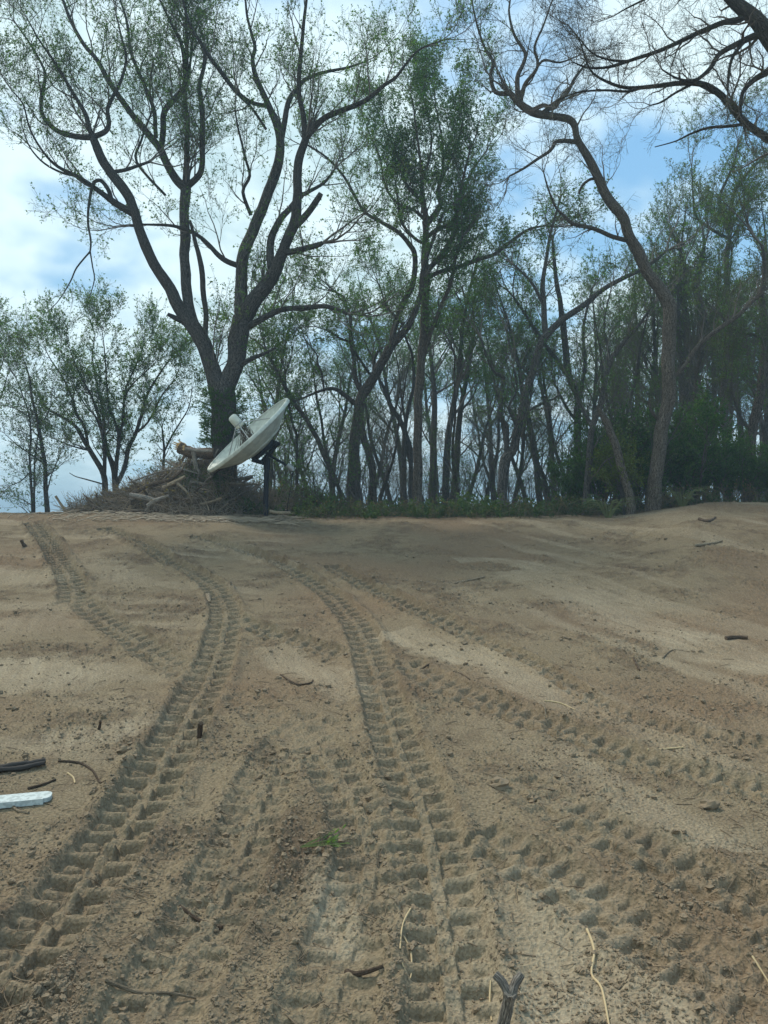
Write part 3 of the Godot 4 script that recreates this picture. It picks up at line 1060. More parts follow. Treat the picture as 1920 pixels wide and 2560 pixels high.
func plant_traced() -> void:
	# the great forked tree behind the dish
	traced_tree("elm_tree", "great forked elm with bare spreading limbs rising behind the satellite dish", "", 18.6, [
		[-1, 0.0, T3, [972, 1070, 150, 970, 1020, 128, 968, 900, 112, 965, 750, 108, 962, 620, 118, 958, 540, 130]],
		[0, -0.05, T3, [935, 580, 95, 915, 480, 86, 890, 390, 84, 850, 310, 80, 790, 230, 70, 730, 120, 60, 665, 15, 56, 600, -130, 52, 572, -230, 50, 545, -290, 52, 490, -362, 52, 440, -432, 46, 415, -500, 44, 400, -532, 40]],
		[0, 0.08, T3, [985, 580, 100, 1010, 460, 92, 1030, 350, 104, 1050, 250, 100]],
		[1, 0.25, T3, [855, 310, 60, 825, 230, 60, 805, 130, 55, 798, 0, 52, 800, -70, 54, 796, -220, 50, 800, -310, 56]],
		[3, 0.2, T1, [800, 810, 48, 760, 770, 46, 720, 700, 42, 690, 640, 40, 620, 556, 34, 530, 440, 30, 470, 350, 26, 420, 262, 24, 365, 195, 20, 310, 100, 18, 272, 0, 14]],
		[3, -0.25, T1, [815, 800, 36, 855, 765, 32, 870, 720, 30, 875, 600, 28, 872, 480, 26, 860, 380, 22, 882, 290, 20, 885, 220, 18, 868, 185, 16, 820, 110, 14, 790, 0, 11]],
		[3, 0.05, T1, [795, 780, 30, 806, 700, 27, 808, 600, 25, 812, 520, 22, 798, 420, 20, 816, 320, 14, 830, 200, 10]],
		[4, -0.3, T1, [695, 640, 30, 706, 560, 30, 712, 480, 30, 770, 410, 28, 797, 376, 30, 800, 280, 24, 780, 180, 18, 740, 100, 14, 690, 0, 10]],
		[7, 0.3, T1, [797, 376, 24, 806, 280, 22, 806, 160, 18, 800, 0, 14]],
		[4, 0.35, T1, [702, 575, 22, 665, 480, 22, 625, 370, 20, 580, 270, 18, 560, 200, 16, 552, 110, 14, 520, 0, 10]],
		[1, 0.25, T1, [400, 592, 34, 345, 592, 28, 272, 576, 26, 222, 545, 24, 184, 496, 20, 178, 430, 18, 196, 345, 15, 186, 290, 13, 130, 190, 10, 60, 90, 7]],
		[1, -0.2, T1, [400, 590, 28, 384, 548, 26, 372, 498, 24, 338, 440, 20, 290, 360, 17, 246, 285, 14, 205, 225, 12, 165, 165, 9, 115, 75, 6]],
		[1, 0.15, T1, [408, 588, 28, 455, 566, 26, 470, 530, 24, 466, 470, 20, 490, 415, 18, 516, 365, 16, 545, 262, 13, 530, 180, 10, 500, 60, 7]],
		[1, -0.25, T1, [560, 930, 42, 505, 882, 36, 450, 842, 28, 385, 795, 24, 330, 760, 20, 250, 720, 16, 190, 660, 12, 130, 560, 10, 100, 450, 8, 50, 390, 6]],
		[13, -0.35, T1, [482, 864, 26, 468, 820, 22, 436, 780, 20, 402, 796, 17, 386, 870, 14, 380, 960, 11, 392, 1040, 10, 388, 1095, 8], "stub"],
		[14, -0.1, T1, [390, 1085, 9, 332, 1155, 8, 305, 1215, 7, 260, 1290, 5, 215, 1340, 4], "stub"],
		[14, 0.2, T1, [392, 1090, 8, 400, 1150, 7, 408, 1210, 6, 385, 1290, 4], "stub"],
		[13, 0.2, T1, [330, 760, 14, 265, 745, 12, 190, 705, 10, 135, 645, 8, 108, 585, 6, 94, 535, 4]],
		[1, 0.3, T1, [480, 745, 20, 540, 735, 20, 600, 715, 16, 645, 700, 12]],
		[3, 0.3, T1, [560, 830, 14, 590, 700, 14, 610, 610, 12, 650, 500, 10]],
		[2, 0.1, T3, [1036, 255, 76, 1036, 130, 68, 1045, 30, 62, 1060, -45, 60, 1100, -153, 58, 1142, -243, 55, 1182, -353, 54, 1206, -433, 50, 1212, -503, 46, 1190, -603, 38, 1150, -693, 30, 1112, -773, 26, 1090, -863, 22, 1102, -923, 18, 1070, -1043, 13, 1060, -1123, 10]],
		[20, 0.3, T1, [1212, 620, 30, 1236, 480, 28, 1255, 420, 26, 1292, 372, 22, 1325, 340, 20, 1400, 312, 16, 1500, 292, 12, 1570, 268, 8]],
		[2, -0.12, T3, [1060, 255, 96, 1110, 160, 82, 1170, 80, 72, 1205, 0, 62, 1232, -63, 56, 1272, -163, 54, 1282, -263, 50, 1286, -363, 46, 1292, -443, 44, 1318, -523, 40]],
		[22, -0.2, T1, [1318, 605, 32, 1310, 500, 28, 1290, 400, 25, 1298, 250, 22, 1310, 130, 18, 1325, 0, 14]],
		[22, -0.25, T1, [1318, 600, 38, 1350, 560, 34, 1402, 510, 30, 1470, 480, 28, 1560, 445, 25, 1612, 410, 22, 1659, 370, 20, 1709, 335, 16, 1750, 280, 13, 1810, 215, 10, 1910, 175, 7]],
		[22, 0.3, T1, [1150, 1150, 44, 1168, 1050, 40, 1202, 960, 36, 1252, 900, 30, 1292, 850, 24, 1330, 830, 20, 1400, 790, 16, 1440, 740, 12]],
		[22, -0.2, T1, [1284, 985, 38, 1332, 920, 36, 1372, 862, 32, 1388, 835, 26], "stub"],
		[22, -0.35, T1, [1200, 1082, 30, 1245, 1090, 30, 1310, 1075, 30, 1368, 1060, 28, 1392, 1050, 22]],
		[20, -0.15, T1, [1040, 1150, 30, 982, 1130, 28, 940, 1100, 26, 900, 1055, 22, 860, 1020, 20, 800, 990, 18, 730, 974, 15, 620, 970, 10]],
		[2, -0.3, T3, [1095, 300, 40, 1160, 240, 32, 1230, 212, 28, 1320, 206, 26, 1400, 200, 24, 1460, 214, 20, 1500, 232, 16]],
		[1, -0.3, T3, [800, 280, 36, 752, 247, 26, 724, 233, 16], "stub"],
		[2, -0.3, T3, [1040, 470, 30, 1090, 425, 24, 1140, 405, 18, 1192, 380, 10], "stub"],
		[1, -0.3, T3, [892, 370, 26, 890, 250, 26, 880, 150, 28, 868, 30, 28, 842, -90, 20, 822, -170, 12], "stub"],
		[20, -0.3, T1, [1040, 900, 20, 1050, 830, 18, 1080, 760, 16, 1060, 680, 13, 1030, 560, 10, 1015, 470, 8]],
		[5, 0.3, T1, [890, 225, 20, 950, 310, 18, 1020, 400, 16, 1090, 470, 14, 1150, 560, 14], "stub"],
		[20, 0.25, T1, [1140, 470, 22, 1080, 440, 20, 1010, 380, 18, 950, 300, 15, 890, 220, 12, 830, 130, 9, 770, 40, 7]],
	], {"kind": "fine", "leaf": 0.30, "up": 0.15, "side_len": 1.75, "side_space": 0.37, "thick": 0.085, "bark": "bark_dark"})

	# twin trunks in the middle
	traced_tree("elm_tree", "dark elm leaning right with a curved companion stem, beside the pale straight trunk", "", 21.5, [
		[-1, 0.0, T7, [690, 2120, 200, 680, 1900, 150, 680, 1650, 118, 690, 1450, 104, 715, 1250, 102, 760, 1080, 110, 830, 960, 100, 930, 780, 92, 1030, 610, 92]],
		[0, 0.1, T7, [1025, 620, 72, 1060, 420, 68, 1130, 220, 68, 1220, 50, 66, 1242, -220, 58, 1190, -330, 52, 1090, -440, 46, 940, -530, 40, 800, -610, 36, 720, -720, 32, 590, -950, 28, 430, -1130, 24, 260, -1240, 20]],
		[0, -0.15, T7, [1035, 605, 84, 1180, 430, 78, 1255, 250, 66, 1300, 100, 58, 1320, -100, 46, 1420, -400, 34, 1500, -600, 24]],
		[0, -0.2, T7, [715, 1170, 64, 620, 1080, 54, 540, 1020, 46, 470, 1000, 40, 380, 1020, 32, 280, 1060, 26, 160, 1110, 20, 70, 1150, 14]],
		[0, 0.2, T7, [745, 1050, 58, 690, 900, 54, 680, 750, 50, 660, 600, 46, 650, 450, 40, 645, 330, 36, 612, 250, 34, 585, 160, 30, 510, 112, 22]],
		[0, 0.3, T7, [865, 880, 40, 866, 760, 38, 890, 680, 34, 945, 620, 26], "stub"],
		[3, 0.3, T7, [410, 1000, 24, 385, 870, 24, 345, 760, 20, 340, 690, 18, 290, 620, 14]],
		[-1, -0.02, T7, [862, 2100, 86, 852, 1800, 78, 815, 1600, 76, 770, 1450, 78, 742, 1310, 70], "stub", 0.3],
		[4, -0.3, T7, [650, 580, 28, 560, 540, 24, 470, 480, 18, 330, 430, 12]],
		[4, 0.35, T7, [690, 640, 30, 770, 780, 30, 830, 870, 26], "stub"],
		[2, 0.3, T7, [1050, 360, 30, 980, 240, 26, 940, 120, 20, 900, 20, 14]],
	], {"kind": "elm", "leaf": 0.26, "side_len": 1.5, "side_space": 0.40, "thick": 0.075, "bark": "bark_brown"})

	traced_tree("elm_tree", "tall straight elm with pale tan lower trunk and a dense green crown", "", 22.0, [
		[-1, 0.0, T7, [1268, 2150, 128, 1268, 2000, 104, 1268, 1700, 92, 1270, 1300, 86, 1285, 1000, 90, 1302, 800, 82, 1320, 500, 78, 1330, 250, 80, 1342, 50, 82, 1330, -220, 76, 1345, -440, 62, 1340, -540, 62]],
		[0, -0.1, T5, [742, 860, 62, 722, 750, 46, 706, 650, 36, 704, 550, 30, 698, 450, 24, 680, 300, 18, 660, 150, 14, 640, 0, 10]],
		[0, 0.15, T5, [748, 860, 48, 790, 790, 46, 832, 720, 42, 815, 640, 36, 846, 500, 27, 852, 350, 20, 830, 200, 15, 800, 50, 11]],
		[0, -0.3, T5, [765, 940, 36, 820, 885, 36, 900, 862, 32, 935, 800, 30, 955, 700, 28, 1000, 500, 20, 1035, 350, 14]],
		[0, 0.3, T5, [770, 1170, 46, 850, 1055, 42, 908, 962, 42, 942, 880, 42, 952, 780, 36, 990, 640, 26, 1060, 480, 18, 1150, 350, 12]],
		[0, -0.2, T5, [760, 1210, 40, 850, 1180, 36, 970, 1150, 36, 1100, 1100, 36, 1200, 1070, 32, 1290, 1000, 30, 1370, 940, 26, 1450, 890, 20, 1550, 870, 14]],
		[1, 0.3, T5, [702, 690, 28, 625, 625, 27, 582, 545, 26, 560, 480, 22, 540, 400, 18, 500, 300, 14, 450, 150, 10]],
		[0, 0.25, T5, [720, 810, 30, 650, 762, 26, 545, 722, 24, 472, 640, 20, 440, 550, 17, 415, 400, 14, 350, 250, 11, 300, 120, 8]],
		[0, -0.15, T7, [1300, 770, 50, 1380, 520, 50, 1440, 350, 50, 1490, 220, 46, 1570, 50, 42, 1620, -200, 34, 1680, -400, 26]],
		[2, -0.3, T5, [840, 560, 22, 900, 420, 18, 960, 260, 14, 1000, 100, 10]],
		[1, 0.3, T5, [704, 540, 22, 760, 400, 18, 770, 250, 14, 740, 60, 10]],
		[0, 0.3, T5, [738, 1000, 30, 660, 960, 26, 560, 840, 24, 540, 700, 20, 520, 560, 16]],
	], {"kind": "dense", "leaf": 0.22, "side_len": 1.5, "side_space": 0.28, "thick": 0.085, "bark": "bark_tan", "up": 0.14})

	traced_tree("elm_tree", "slim grey forked elm with two feet, half hidden left of the pale straight trunk", "", 23.5, [
		[-1, 0.0, T7, [1140, 2080, 62, 1140, 1700, 56, 1150, 1450, 60, 1135, 1360, 56, 1080, 1250, 46, 1020, 1150, 42, 960, 1000, 36, 910, 900, 32, 850, 700, 24]],
		[0, 0.1, T7, [1150, 1420, 48, 1170, 1250, 46, 1200, 1100, 44, 1232, 980, 40, 1220, 700, 32, 1160, 540, 24, 1120, 400, 18]],
		[-1, 0.0, T7, [1206, 2080, 50, 1204, 1700, 46, 1200, 1560, 46, 1165, 1440, 44], "stub", 0.1],
	], {"kind": "elm", "leaf": 0.3, "bark": "bark_grey", "side_space": 0.5, "side_len": 1.2, "thick": 0.06})

	traced_tree("elm_tree", "thin elm curving away to the left behind the satellite dish", "", 21.0, [
		[-1, 0.0, T7, [492, 2000, 66, 480, 1880, 58, 460, 1750, 54, 400, 1600, 50, 350, 1470, 46, 290, 1370, 45, 230, 1270, 42, 140, 1150, 40, 70, 1030, 36, 10, 920, 34, -60, 780, 28, -130, 640, 22]],
		[0, 0.3, T7, [60, 1020, 24, 40, 900, 22, 80, 780, 16, 110, 700, 12]],
		[0, -0.3, T7, [150, 1160, 24, 100, 1050, 20, 20, 960, 14]],
	], {"kind": "elm", "leaf": 0.27, "bark": "bark_brown", "side_space": 0.42, "side_len": 1.3, "thick": 0.07})

	traced_tree("elm_tree", "very thin upright stem with leafy top just right of the satellite dish", "", 21.5, [
		[-1, 0.0, T7, [152, 2000, 30, 155, 1480, 26, 122, 1350, 24, 90, 1200, 22, 60, 1000, 18, 40, 820, 12]],
		[0, 0.3, T7, [155, 1480, 18, 190, 1330, 14, 200, 1200, 10]],
	], {"kind": "elm", "leaf": 0.27, "bark": "bark_brown", "side_space": 0.4, "side_len": 1.1, "thick": 0.07})

	# the big bent one on the right
	traced_tree("cottonwood_tree", "thick tan trunk on the bank bending left into a crooked broken top", "", 17.2, [
		[-1, 0.0, T8, [648, 1790, 165, 652, 1700, 140, 662, 1600, 134, 680, 1400, 130, 702, 1200, 130, 742, 1000, 122, 772, 850, 128, 785, 600, 126, 790, 350, 126, 796, 100, 130, 790, 0, 128, 690, -150, 112, 610, -250, 104, 545, -385, 112, 478, -510, 104, 422, -620, 96, 378, -745, 98, 290, -865, 96, 222, -975, 90, 166, -1090, 88, 100, -1230, 82, 34, -1350, 72, -8, -1430, 66, -30, -1500, 60, -42, -1560, 62, -68, -1610, 66, -120, -1640, 66, -210, -1655, 68, -380, -1680, 74, -470, -1720, 76, -560, -1785, 58, -630, -1870, 46]],
		[0, -0.2, T2, [600, 430, 26, 598, 400, 24, 612, 358, 20, 650, 312, 18, 665, 272, 16, 652, 200, 13, 690, 110, 10, 720, 20, 8]],
		[0, 0.2, T2, [590, 420, 28, 576, 335, 24, 600, 280, 20, 610, 228, 18, 562, 150, 14, 540, 60, 11, 545, 0, 9]],
		[0, 0.3, T2, [556, 400, 26, 482, 398, 22, 460, 330, 20, 472, 268, 17, 432, 200, 13, 400, 100, 10, 380, 0, 8]],
		[0, -0.3, T2, [838, 614, 26, 780, 608, 22, 742, 614, 20, 720, 650, 18, 660, 690, 15, 600, 730, 12, 540, 762, 9]],
		[0, -0.25, T6, [540, 980, 46, 420, 930, 42, 330, 890, 42, 250, 860, 40, 110, 830, 36, 40, 770, 30, -30, 700, 24, -90, 560, 18, -130, 420, 12]],
		[0, 0.2, T8, [820, 690, 40, 930, 540, 46, 1000, 420, 46, 1100, 312, 46, 1250, 200, 48, 1380, 112, 48, 1480, 20, 42, 1600, -100, 30, 1700, -180, 22]],
		[0, -0.3, T8, [690, 1040, 40, 640, 960, 36, 612, 870, 24, 625, 830, 10], "stub"],
		[0, 0.3, T2, [690, 485, 30, 740, 445, 24, 790, 405, 20, 830, 330, 14, 880, 270, 10]],
		[0, -0.25, T2, [640, 470, 26, 690, 455, 22, 730, 470, 18, 760, 440, 12]],
		[0, 0.3, T6, [330, 480, 30, 250, 470, 28, 180, 520, 26, 150, 590, 20], "stub"],
		[1, 0.3, T2, [655, 300, 14, 690, 260, 12, 760, 270, 10, 840, 240, 7]],
	], {"kind": "bare", "leaf": 0.24, "side_len": 1.15, "side_space": 0.34, "thick": 0.11, "bark": "bark_tan", "jit": 0.36, "up": 0.07})

	# the open forked tree between
	traced_tree("elm_tree", "grey forked trunk with a long limb arching right, in green weeds", "", 20.0, [
		[-1, 0.0, T4, [510, 1085, 56, 512, 1030, 46, 515, 950, 46, 522, 862, 52, 560, 815, 42, 580, 720, 40, 602, 620, 39, 640, 500, 36, 665, 400, 36, 700, 330, 36, 780, 250, 29, 870, 190, 26, 940, 130, 22, 1010, 90, 20, 1130, 30, 17, 1220, -40, 13]],
		[0, 0.2, T4, [695, 335, 30, 690, 200, 28, 686, 100, 24, 700, 0, 18, 720, -120, 14, 760, -260, 10]],
		[0, -0.2, T4, [524, 845, 28, 526, 720, 26, 508, 690, 25, 504, 600, 24, 516, 510, 22, 480, 488, 18, 450, 430, 14, 420, 340, 10]],
		[0, -0.3, T4, [545, 830, 22, 570, 720, 18, 540, 640, 15, 575, 560, 12, 560, 470, 9]],
		[0, 0.3, T4, [590, 670, 18, 660, 630, 14, 730, 600, 9]],
		[1, 0.3, T4, [690, 200, 18, 640, 100, 15, 560, 20, 12]],
		[0, 0.3, T4, [640, 500, 16, 560, 420, 13, 530, 300, 10]],
	], {"kind": "thin", "leaf": 0.28, "bark": "bark_grey", "side_space": 0.36, "side_len": 1.2, "thick": 0.08, "twig": "twig_grey"})

	traced_tree("elm_tree", "dark elm with high forked limbs deep between the grey forked trunk and snag", "", 24.0, [
		[-1, 0.0, T4, [835, 1090, 40, 834, 1000, 34, 835, 700, 34, 842, 600, 34, 800, 500, 32, 775, 300, 30, 762, 200, 24, 740, 60, 18, 730, -80, 12]],
		[0, -0.2, T4, [815, 530, 24, 740, 420, 22, 700, 372, 20, 640, 280, 16, 560, 160, 12]],
		[0, 0.3, T4, [845, 590, 22, 870, 450, 18, 860, 300, 14, 900, 120, 10]],
		[0, 0.2, T4, [832, 690, 18, 790, 640, 15, 740, 540, 10]],
	], {"kind": "elm", "leaf": 0.28, "bark": "bark_dark", "side_space": 0.4, "side_len": 1.3, "thick": 0.08})

	traced_tree("elm_tree", "slender grey elm curving up to the right beside the leaning snag", "", 18.3, [
		[-1, 0.0, T4, [866, 1090, 38, 872, 1040, 31, 880, 950, 29, 895, 750, 29, 940, 600, 26, 960, 500, 24, 990, 420, 22, 1040, 350, 19, 1110, 270, 14, 1170, 180, 9]],
		[0, 0.3, T4, [960, 500, 15, 970, 400, 13, 950, 280, 10, 980, 130, 7]],
		[0, 0.3, T4, [905, 720, 14, 850, 640, 11, 830, 540, 8]],
	], {"kind": "thin", "leaf": 0.3, "bark": "bark_grey", "side_space": 0.36, "side_len": 1.0, "thick": 0.08, "twig": "twig_grey"})

	traced_tree("dead_snag", "leaning dead snag with peeling bark next to the thick tan trunk", "", 17.0, [
		[-1, -0.02, T8, [450, 1790, 90, 440, 1720, 84, 400, 1550, 78, 350, 1400, 76, 320, 1280, 76, 280, 1160, 70, 240, 1050, 64, 180, 950, 46, 150, 900, 20], "stub"],
		[0, 0.2, T8, [300, 1340, 16, 230, 1380, 14, 160, 1470, 11, 90, 1550, 7], "stub"],
	], {"kind": "bare", "leaf": 0.5, "bark": "bark_tan", "side_space": 0.8, "side_len": 0.5})

	# behind on the right
	traced_tree("elm_tree", "dark thick double elm in the shade just right of the thick tan trunk", "", 23.5, [
		[-1, 0.0, T8, [1010, 1760, 120, 1000, 1500, 100, 960, 1150, 92, 930, 900, 92, 980, 650, 90, 1050, 450, 92, 1075, 250, 92, 1065, 60, 84, 1020, -150, 70, 1060, -350, 50, 1090, -500, 34]],
		[0, 0.1, T8, [960, 640, 80, 950, 400, 82, 940, 150, 74, 900, -80, 60, 930, -280, 44, 880, -460, 28]],
		[0, 0.25, T8, [1070, 300, 40, 1160, 120, 34, 1270, -80, 28, 1330, -330, 20, 1340, -520, 12]],
		[1, -0.2, T8, [945, 320, 40, 870, 240, 34, 800, 150, 24]],
	], {"kind": "dull", "leaf": 0.23, "bark": "bark_dark", "side_space": 0.34, "side_len": 1.7, "thick": 0.13, "up": 0.2})
	traced_tree("elm_tree", "dark elm thick with twigs at the right end of the bank", "", 19.5, [
		[-1, 0.0, T8, [1530, 1720, 130, 1520, 1560, 104, 1500, 1300, 92, 1540, 1000, 92, 1600, 750, 84, 1640, 450, 80, 1640, 200, 70, 1600, -50, 56, 1630, -300, 42, 1600, -520, 28]],
		[0, 0.2, T8, [1590, 780, 40, 1680, 620, 36, 1800, 450, 28, 1900, 200, 18]],
		[0, -0.2, T8, [1510, 1150, 30, 1420, 1000, 26, 1360, 850, 20, 1330, 650, 14]],
		[0, 0.2, T8, [1640, 330, 40, 1530, 270, 34, 1400, 250, 26, 1320, 180, 18]],
	], {"kind": "dull", "leaf": 0.24, "bark": "bark_brown", "side_space": 0.33, "side_len": 1.6, "thick": 0.12, "up": 0.12})
	traced_tree("elm_tree", "tall grey elm with fanned leafy top rising behind the bank at the right", "", 25.0, [
		[-1, 0.0, T8, [1310, 1700, 70, 1290, 1300, 66, 1270, 900, 64, 1290, 440, 62, 1320, 200, 60, 1300, -100, 56, 1290, -380, 54, 1320, -560, 48]],
		[0, 0.15, T6, [1318, 780, 44, 1385, 600, 36, 1500, 420, 26, 1640, 290, 18, 1750, 180, 12]],
		[0, -0.15, T6, [1315, 790, 40, 1270, 650, 32, 1330, 480, 24, 1390, 330, 16, 1420, 200, 10]],
		[0, -0.2, T6, [1290, 900, 34, 1190, 860, 28, 1080, 760, 22, 1060, 580, 16, 1050, 380, 10]],
		[0, 0.3, T6, [1330, 700, 26, 1480, 680, 22, 1600, 590, 16, 1700, 450, 12]],
	], {"kind": "dull", "leaf": 0.26, "bark": "bark_grey", "side_space": 0.36, "side_len": 1.6, "thick": 0.09, "up": 0.16})

	# the tree that reaches in from the right, its trunk outside the frame
	traced_tree("cottonwood_tree", "near bare tree reaching long twiggy limbs over the clearing against blue sky", "", 10.5, [
		[-1, 0.0, T2, [2380, 2400, 190, 2340, 1900, 165, 2290, 1300, 155, 2160, 820, 145, 1950, 450, 130, 1762, 270, 116, 1659, 165, 106, 1592, 82, 84, 1490, -20, 64, 1400, -150, 46]],
		[0, 0.15, T2, [1560, 70, 46, 1530, 85, 40, 1468, 96, 34, 1390, 128, 32, 1330, 155, 30, 1200, 216, 26, 1080, 256, 22, 970, 290, 18, 880, 292, 13, 815, 268, 8]],
		[0, -0.15, T2, [1650, 160, 50, 1612, 152, 44, 1545, 180, 40, 1450, 232, 32, 1408, 295, 28, 1345, 345, 22, 1270, 340, 14, 1200, 300, 9]],
		[0, 0.1, T2, [2150, 810, 75, 1900, 735, 60, 1760, 660, 52, 1659, 598, 48, 1560, 530, 46, 1475, 432, 44, 1385, 368, 38, 1280, 360, 32, 1180, 372, 28, 1050, 380, 22, 955, 350, 17, 890, 300, 12, 850, 190, 8, 835, 160, 5]],
		[3, 0.25, T2, [1540, 548, 22, 1480, 546, 19, 1400, 552, 17, 1320, 580, 13, 1260, 610, 9, 1170, 635, 6], "stub"],
		[0, -0.2, T2, [1700, 290, 60, 1659, 310, 46, 1600, 345, 34, 1550, 400, 26, 1540, 480, 18, 1560, 570, 10]],
		[2, -0.25, T2, [1560, 180, 24, 1510, 240, 22, 1490, 310, 18, 1485, 400, 11]],
		[3, -0.25, T2, [1130, 375, 18, 1050, 395, 16, 950, 390, 14, 830, 400, 11, 740, 440, 8]],
		[1, 0.3, T2, [1050, 262, 17, 980, 260, 14, 900, 230, 11, 840, 160, 8]],
		[0, 0.3, T2, [1520, 0, 30, 1400, -30, 24, 1230, -40, 18, 1080, 20, 12, 990, 70, 6]],
		[3, 0.3, T2, [1340, 362, 18, 1260, 400, 15, 1200, 440, 12, 1150, 455, 8]],
	], {"kind": "bare", "leaf": 0.17, "side_len": 0.75, "side_space": 0.20, "thick": 0.16, "bark": "bark_dark", "jit": 0.42, "up": 0.05, "size": 0.62, "tips": 3, "slim": 0.8, "space": [0.19, 0.16, 0.12]})

	# small trees on the left
	traced_tree("willow_tree", "broad many-stemmed small tree fanning out behind the brush pile", "", 22.5, [
		[-1, 0.0, T9, [915, 1760, 62, 910, 1530, 56, 890, 1400, 50, 800, 1230, 45, 720, 1100, 40, 660, 1000, 34, 560, 920, 26, 430, 850, 18]],
		[0, 0.2, T9, [760, 1160, 34, 732, 1000, 30, 660, 870, 28, 620, 740, 24, 540, 560, 18, 450, 430, 12, 400, 340, 8]],
		[0, -0.2, T9, [900, 1420, 42, 902, 1200, 40, 880, 1050, 35, 850, 900, 30, 800, 750, 25, 720, 600, 19, 650, 450, 13, 590, 280, 8]],
		[-1, 0.1, T9, [1000, 1760, 66, 1000, 1500, 58, 980, 1350, 46, 930, 1200, 38, 900, 1050, 31, 888, 850, 25, 840, 650, 18, 800, 400, 12, 820, 200, 7], "", 0.2],
		[3, -0.15, T9, [1000, 1420, 44, 1015, 1200, 40, 1025, 1070, 38, 992, 950, 26, 942, 800, 22, 920, 600, 17, 900, 300, 10, 880, 150, 6]],
		[4, 0.25, T9, [1025, 1080, 32, 1060, 950, 30, 1070, 800, 28, 1092, 650, 23, 1180, 450, 15, 1240, 290, 8]],
		[3, 0.15, T9, [1010, 1490, 48, 1080, 1330, 45, 1110, 1180, 42, 1170, 1050, 38, 1220, 900, 32, 1280, 700, 26, 1400, 500, 16, 1480, 400, 8]],
		[6, -0.3, T9, [1180, 1040, 24, 1280, 950, 21, 1400, 720, 16, 1520, 570, 8]],
		[0, -0.3, T9, [770, 1200, 20, 700, 1180, 18, 600, 1150, 13, 480, 1100, 8]],
		[0, 0.25, T9, [905, 1500, 18, 830, 1470, 15, 720, 1440, 13, 650, 1420, 10, 600, 1390, 7], "stub"],
		[2, 0.3, T9, [880, 1050, 22, 820, 900, 18, 750, 820, 14, 660, 680, 9]],
		[5, -0.3, T9, [1075, 780, 20, 1130, 640, 16, 1300, 480, 9]],
	], {"kind": "elm", "leaf": 0.18, "bark": "bark_brown", "side_space": 0.24, "side_len": 1.0, "thick": 0.07, "up": 0.16, "tips": 4, "twig": "twig"})
	traced_tree("willow_tree", "slim sparse tree with two thin companion stems standing alone on the crest", "", 21.0, [
		[-1, 0.0, T9, [410, 1750, 48, 396, 1550, 40, 385, 1300, 36, 350, 1080, 31, 320, 920, 27, 280, 750, 22, 250, 550, 15, 200, 400, 8]],
		[0, 0.2, T9, [372, 1330, 18, 280, 1240, 16, 150, 1150, 11, 40, 1050, 6]],
		[-1, 0.05, T9, [280, 1760, 26, 270, 1500, 23, 255, 1250, 20, 266, 1050, 17, 240, 850, 13, 150, 600, 8], "", -0.4],
		[-1, 0.05, T9, [298, 1760, 18, 296, 1500, 16, 300, 1300, 15, 330, 1050, 10], "", -0.2],
		[0, -0.2, T9, [400, 1580, 14, 440, 1420, 12, 500, 1280, 8]],
		[2, -0.3, T9, [262, 1400, 14, 180, 1460, 11, 90, 1500, 7]],
		[0, 0.2, T9, [330, 980, 18, 400, 900, 14, 440, 800, 8]],
		[2, 0.3, T9, [245, 900, 14, 120, 830, 11, 0, 800, 7]],
	], {"kind": "thin", "leaf": 0.2, "bark": "bark_grey", "side_space": 0.26, "side_len": 0.95, "thick": 0.07, "up": 0.08, "tips": 4})
	traced_tree("willow_tree", "leafy small tree leaning in at the far left edge of the clearing", "", 22.5, [
		[-1, 0.0, T9, [-200, 1750, 60, -180, 1400, 52, -150, 1000, 42, -100, 700, 30, -60, 450, 20, -20, 300, 10]],
		[0, 0.2, T9, [-150, 1000, 24, -60, 850, 20, 20, 700, 14, 60, 560, 8]],
		[0, -0.2, T9, [-120, 800, 20, -40, 620, 16, 30, 420, 9]],
	], {"kind": "elm", "leaf": 0.22, "bark": "bark_grey", "side_space": 0.25, "side_len": 1.0, "thick": 0.07, "up": 0.1})
	traced_tree("willow_tree", "small leafy sapling growing up behind the brush pile beside the great elm", "", 21.5, [
		[-1, 0.0, T9, [1400, 1760, 30, 1410, 1330, 26, 1420, 1200, 24, 1410, 1100, 20, 1400, 1000, 12]],
		[0, 0.2, T9, [1420, 1210, 22, 1480, 1080, 18, 1540, 980, 15, 1620, 850, 12, 1650, 740, 8]],
	], {"kind": "elm", "leaf": 0.2, "bark": "bark_brown", "side_space": 0.22, "side_len": 0.95, "thick": 0.07, "up": 0.12})

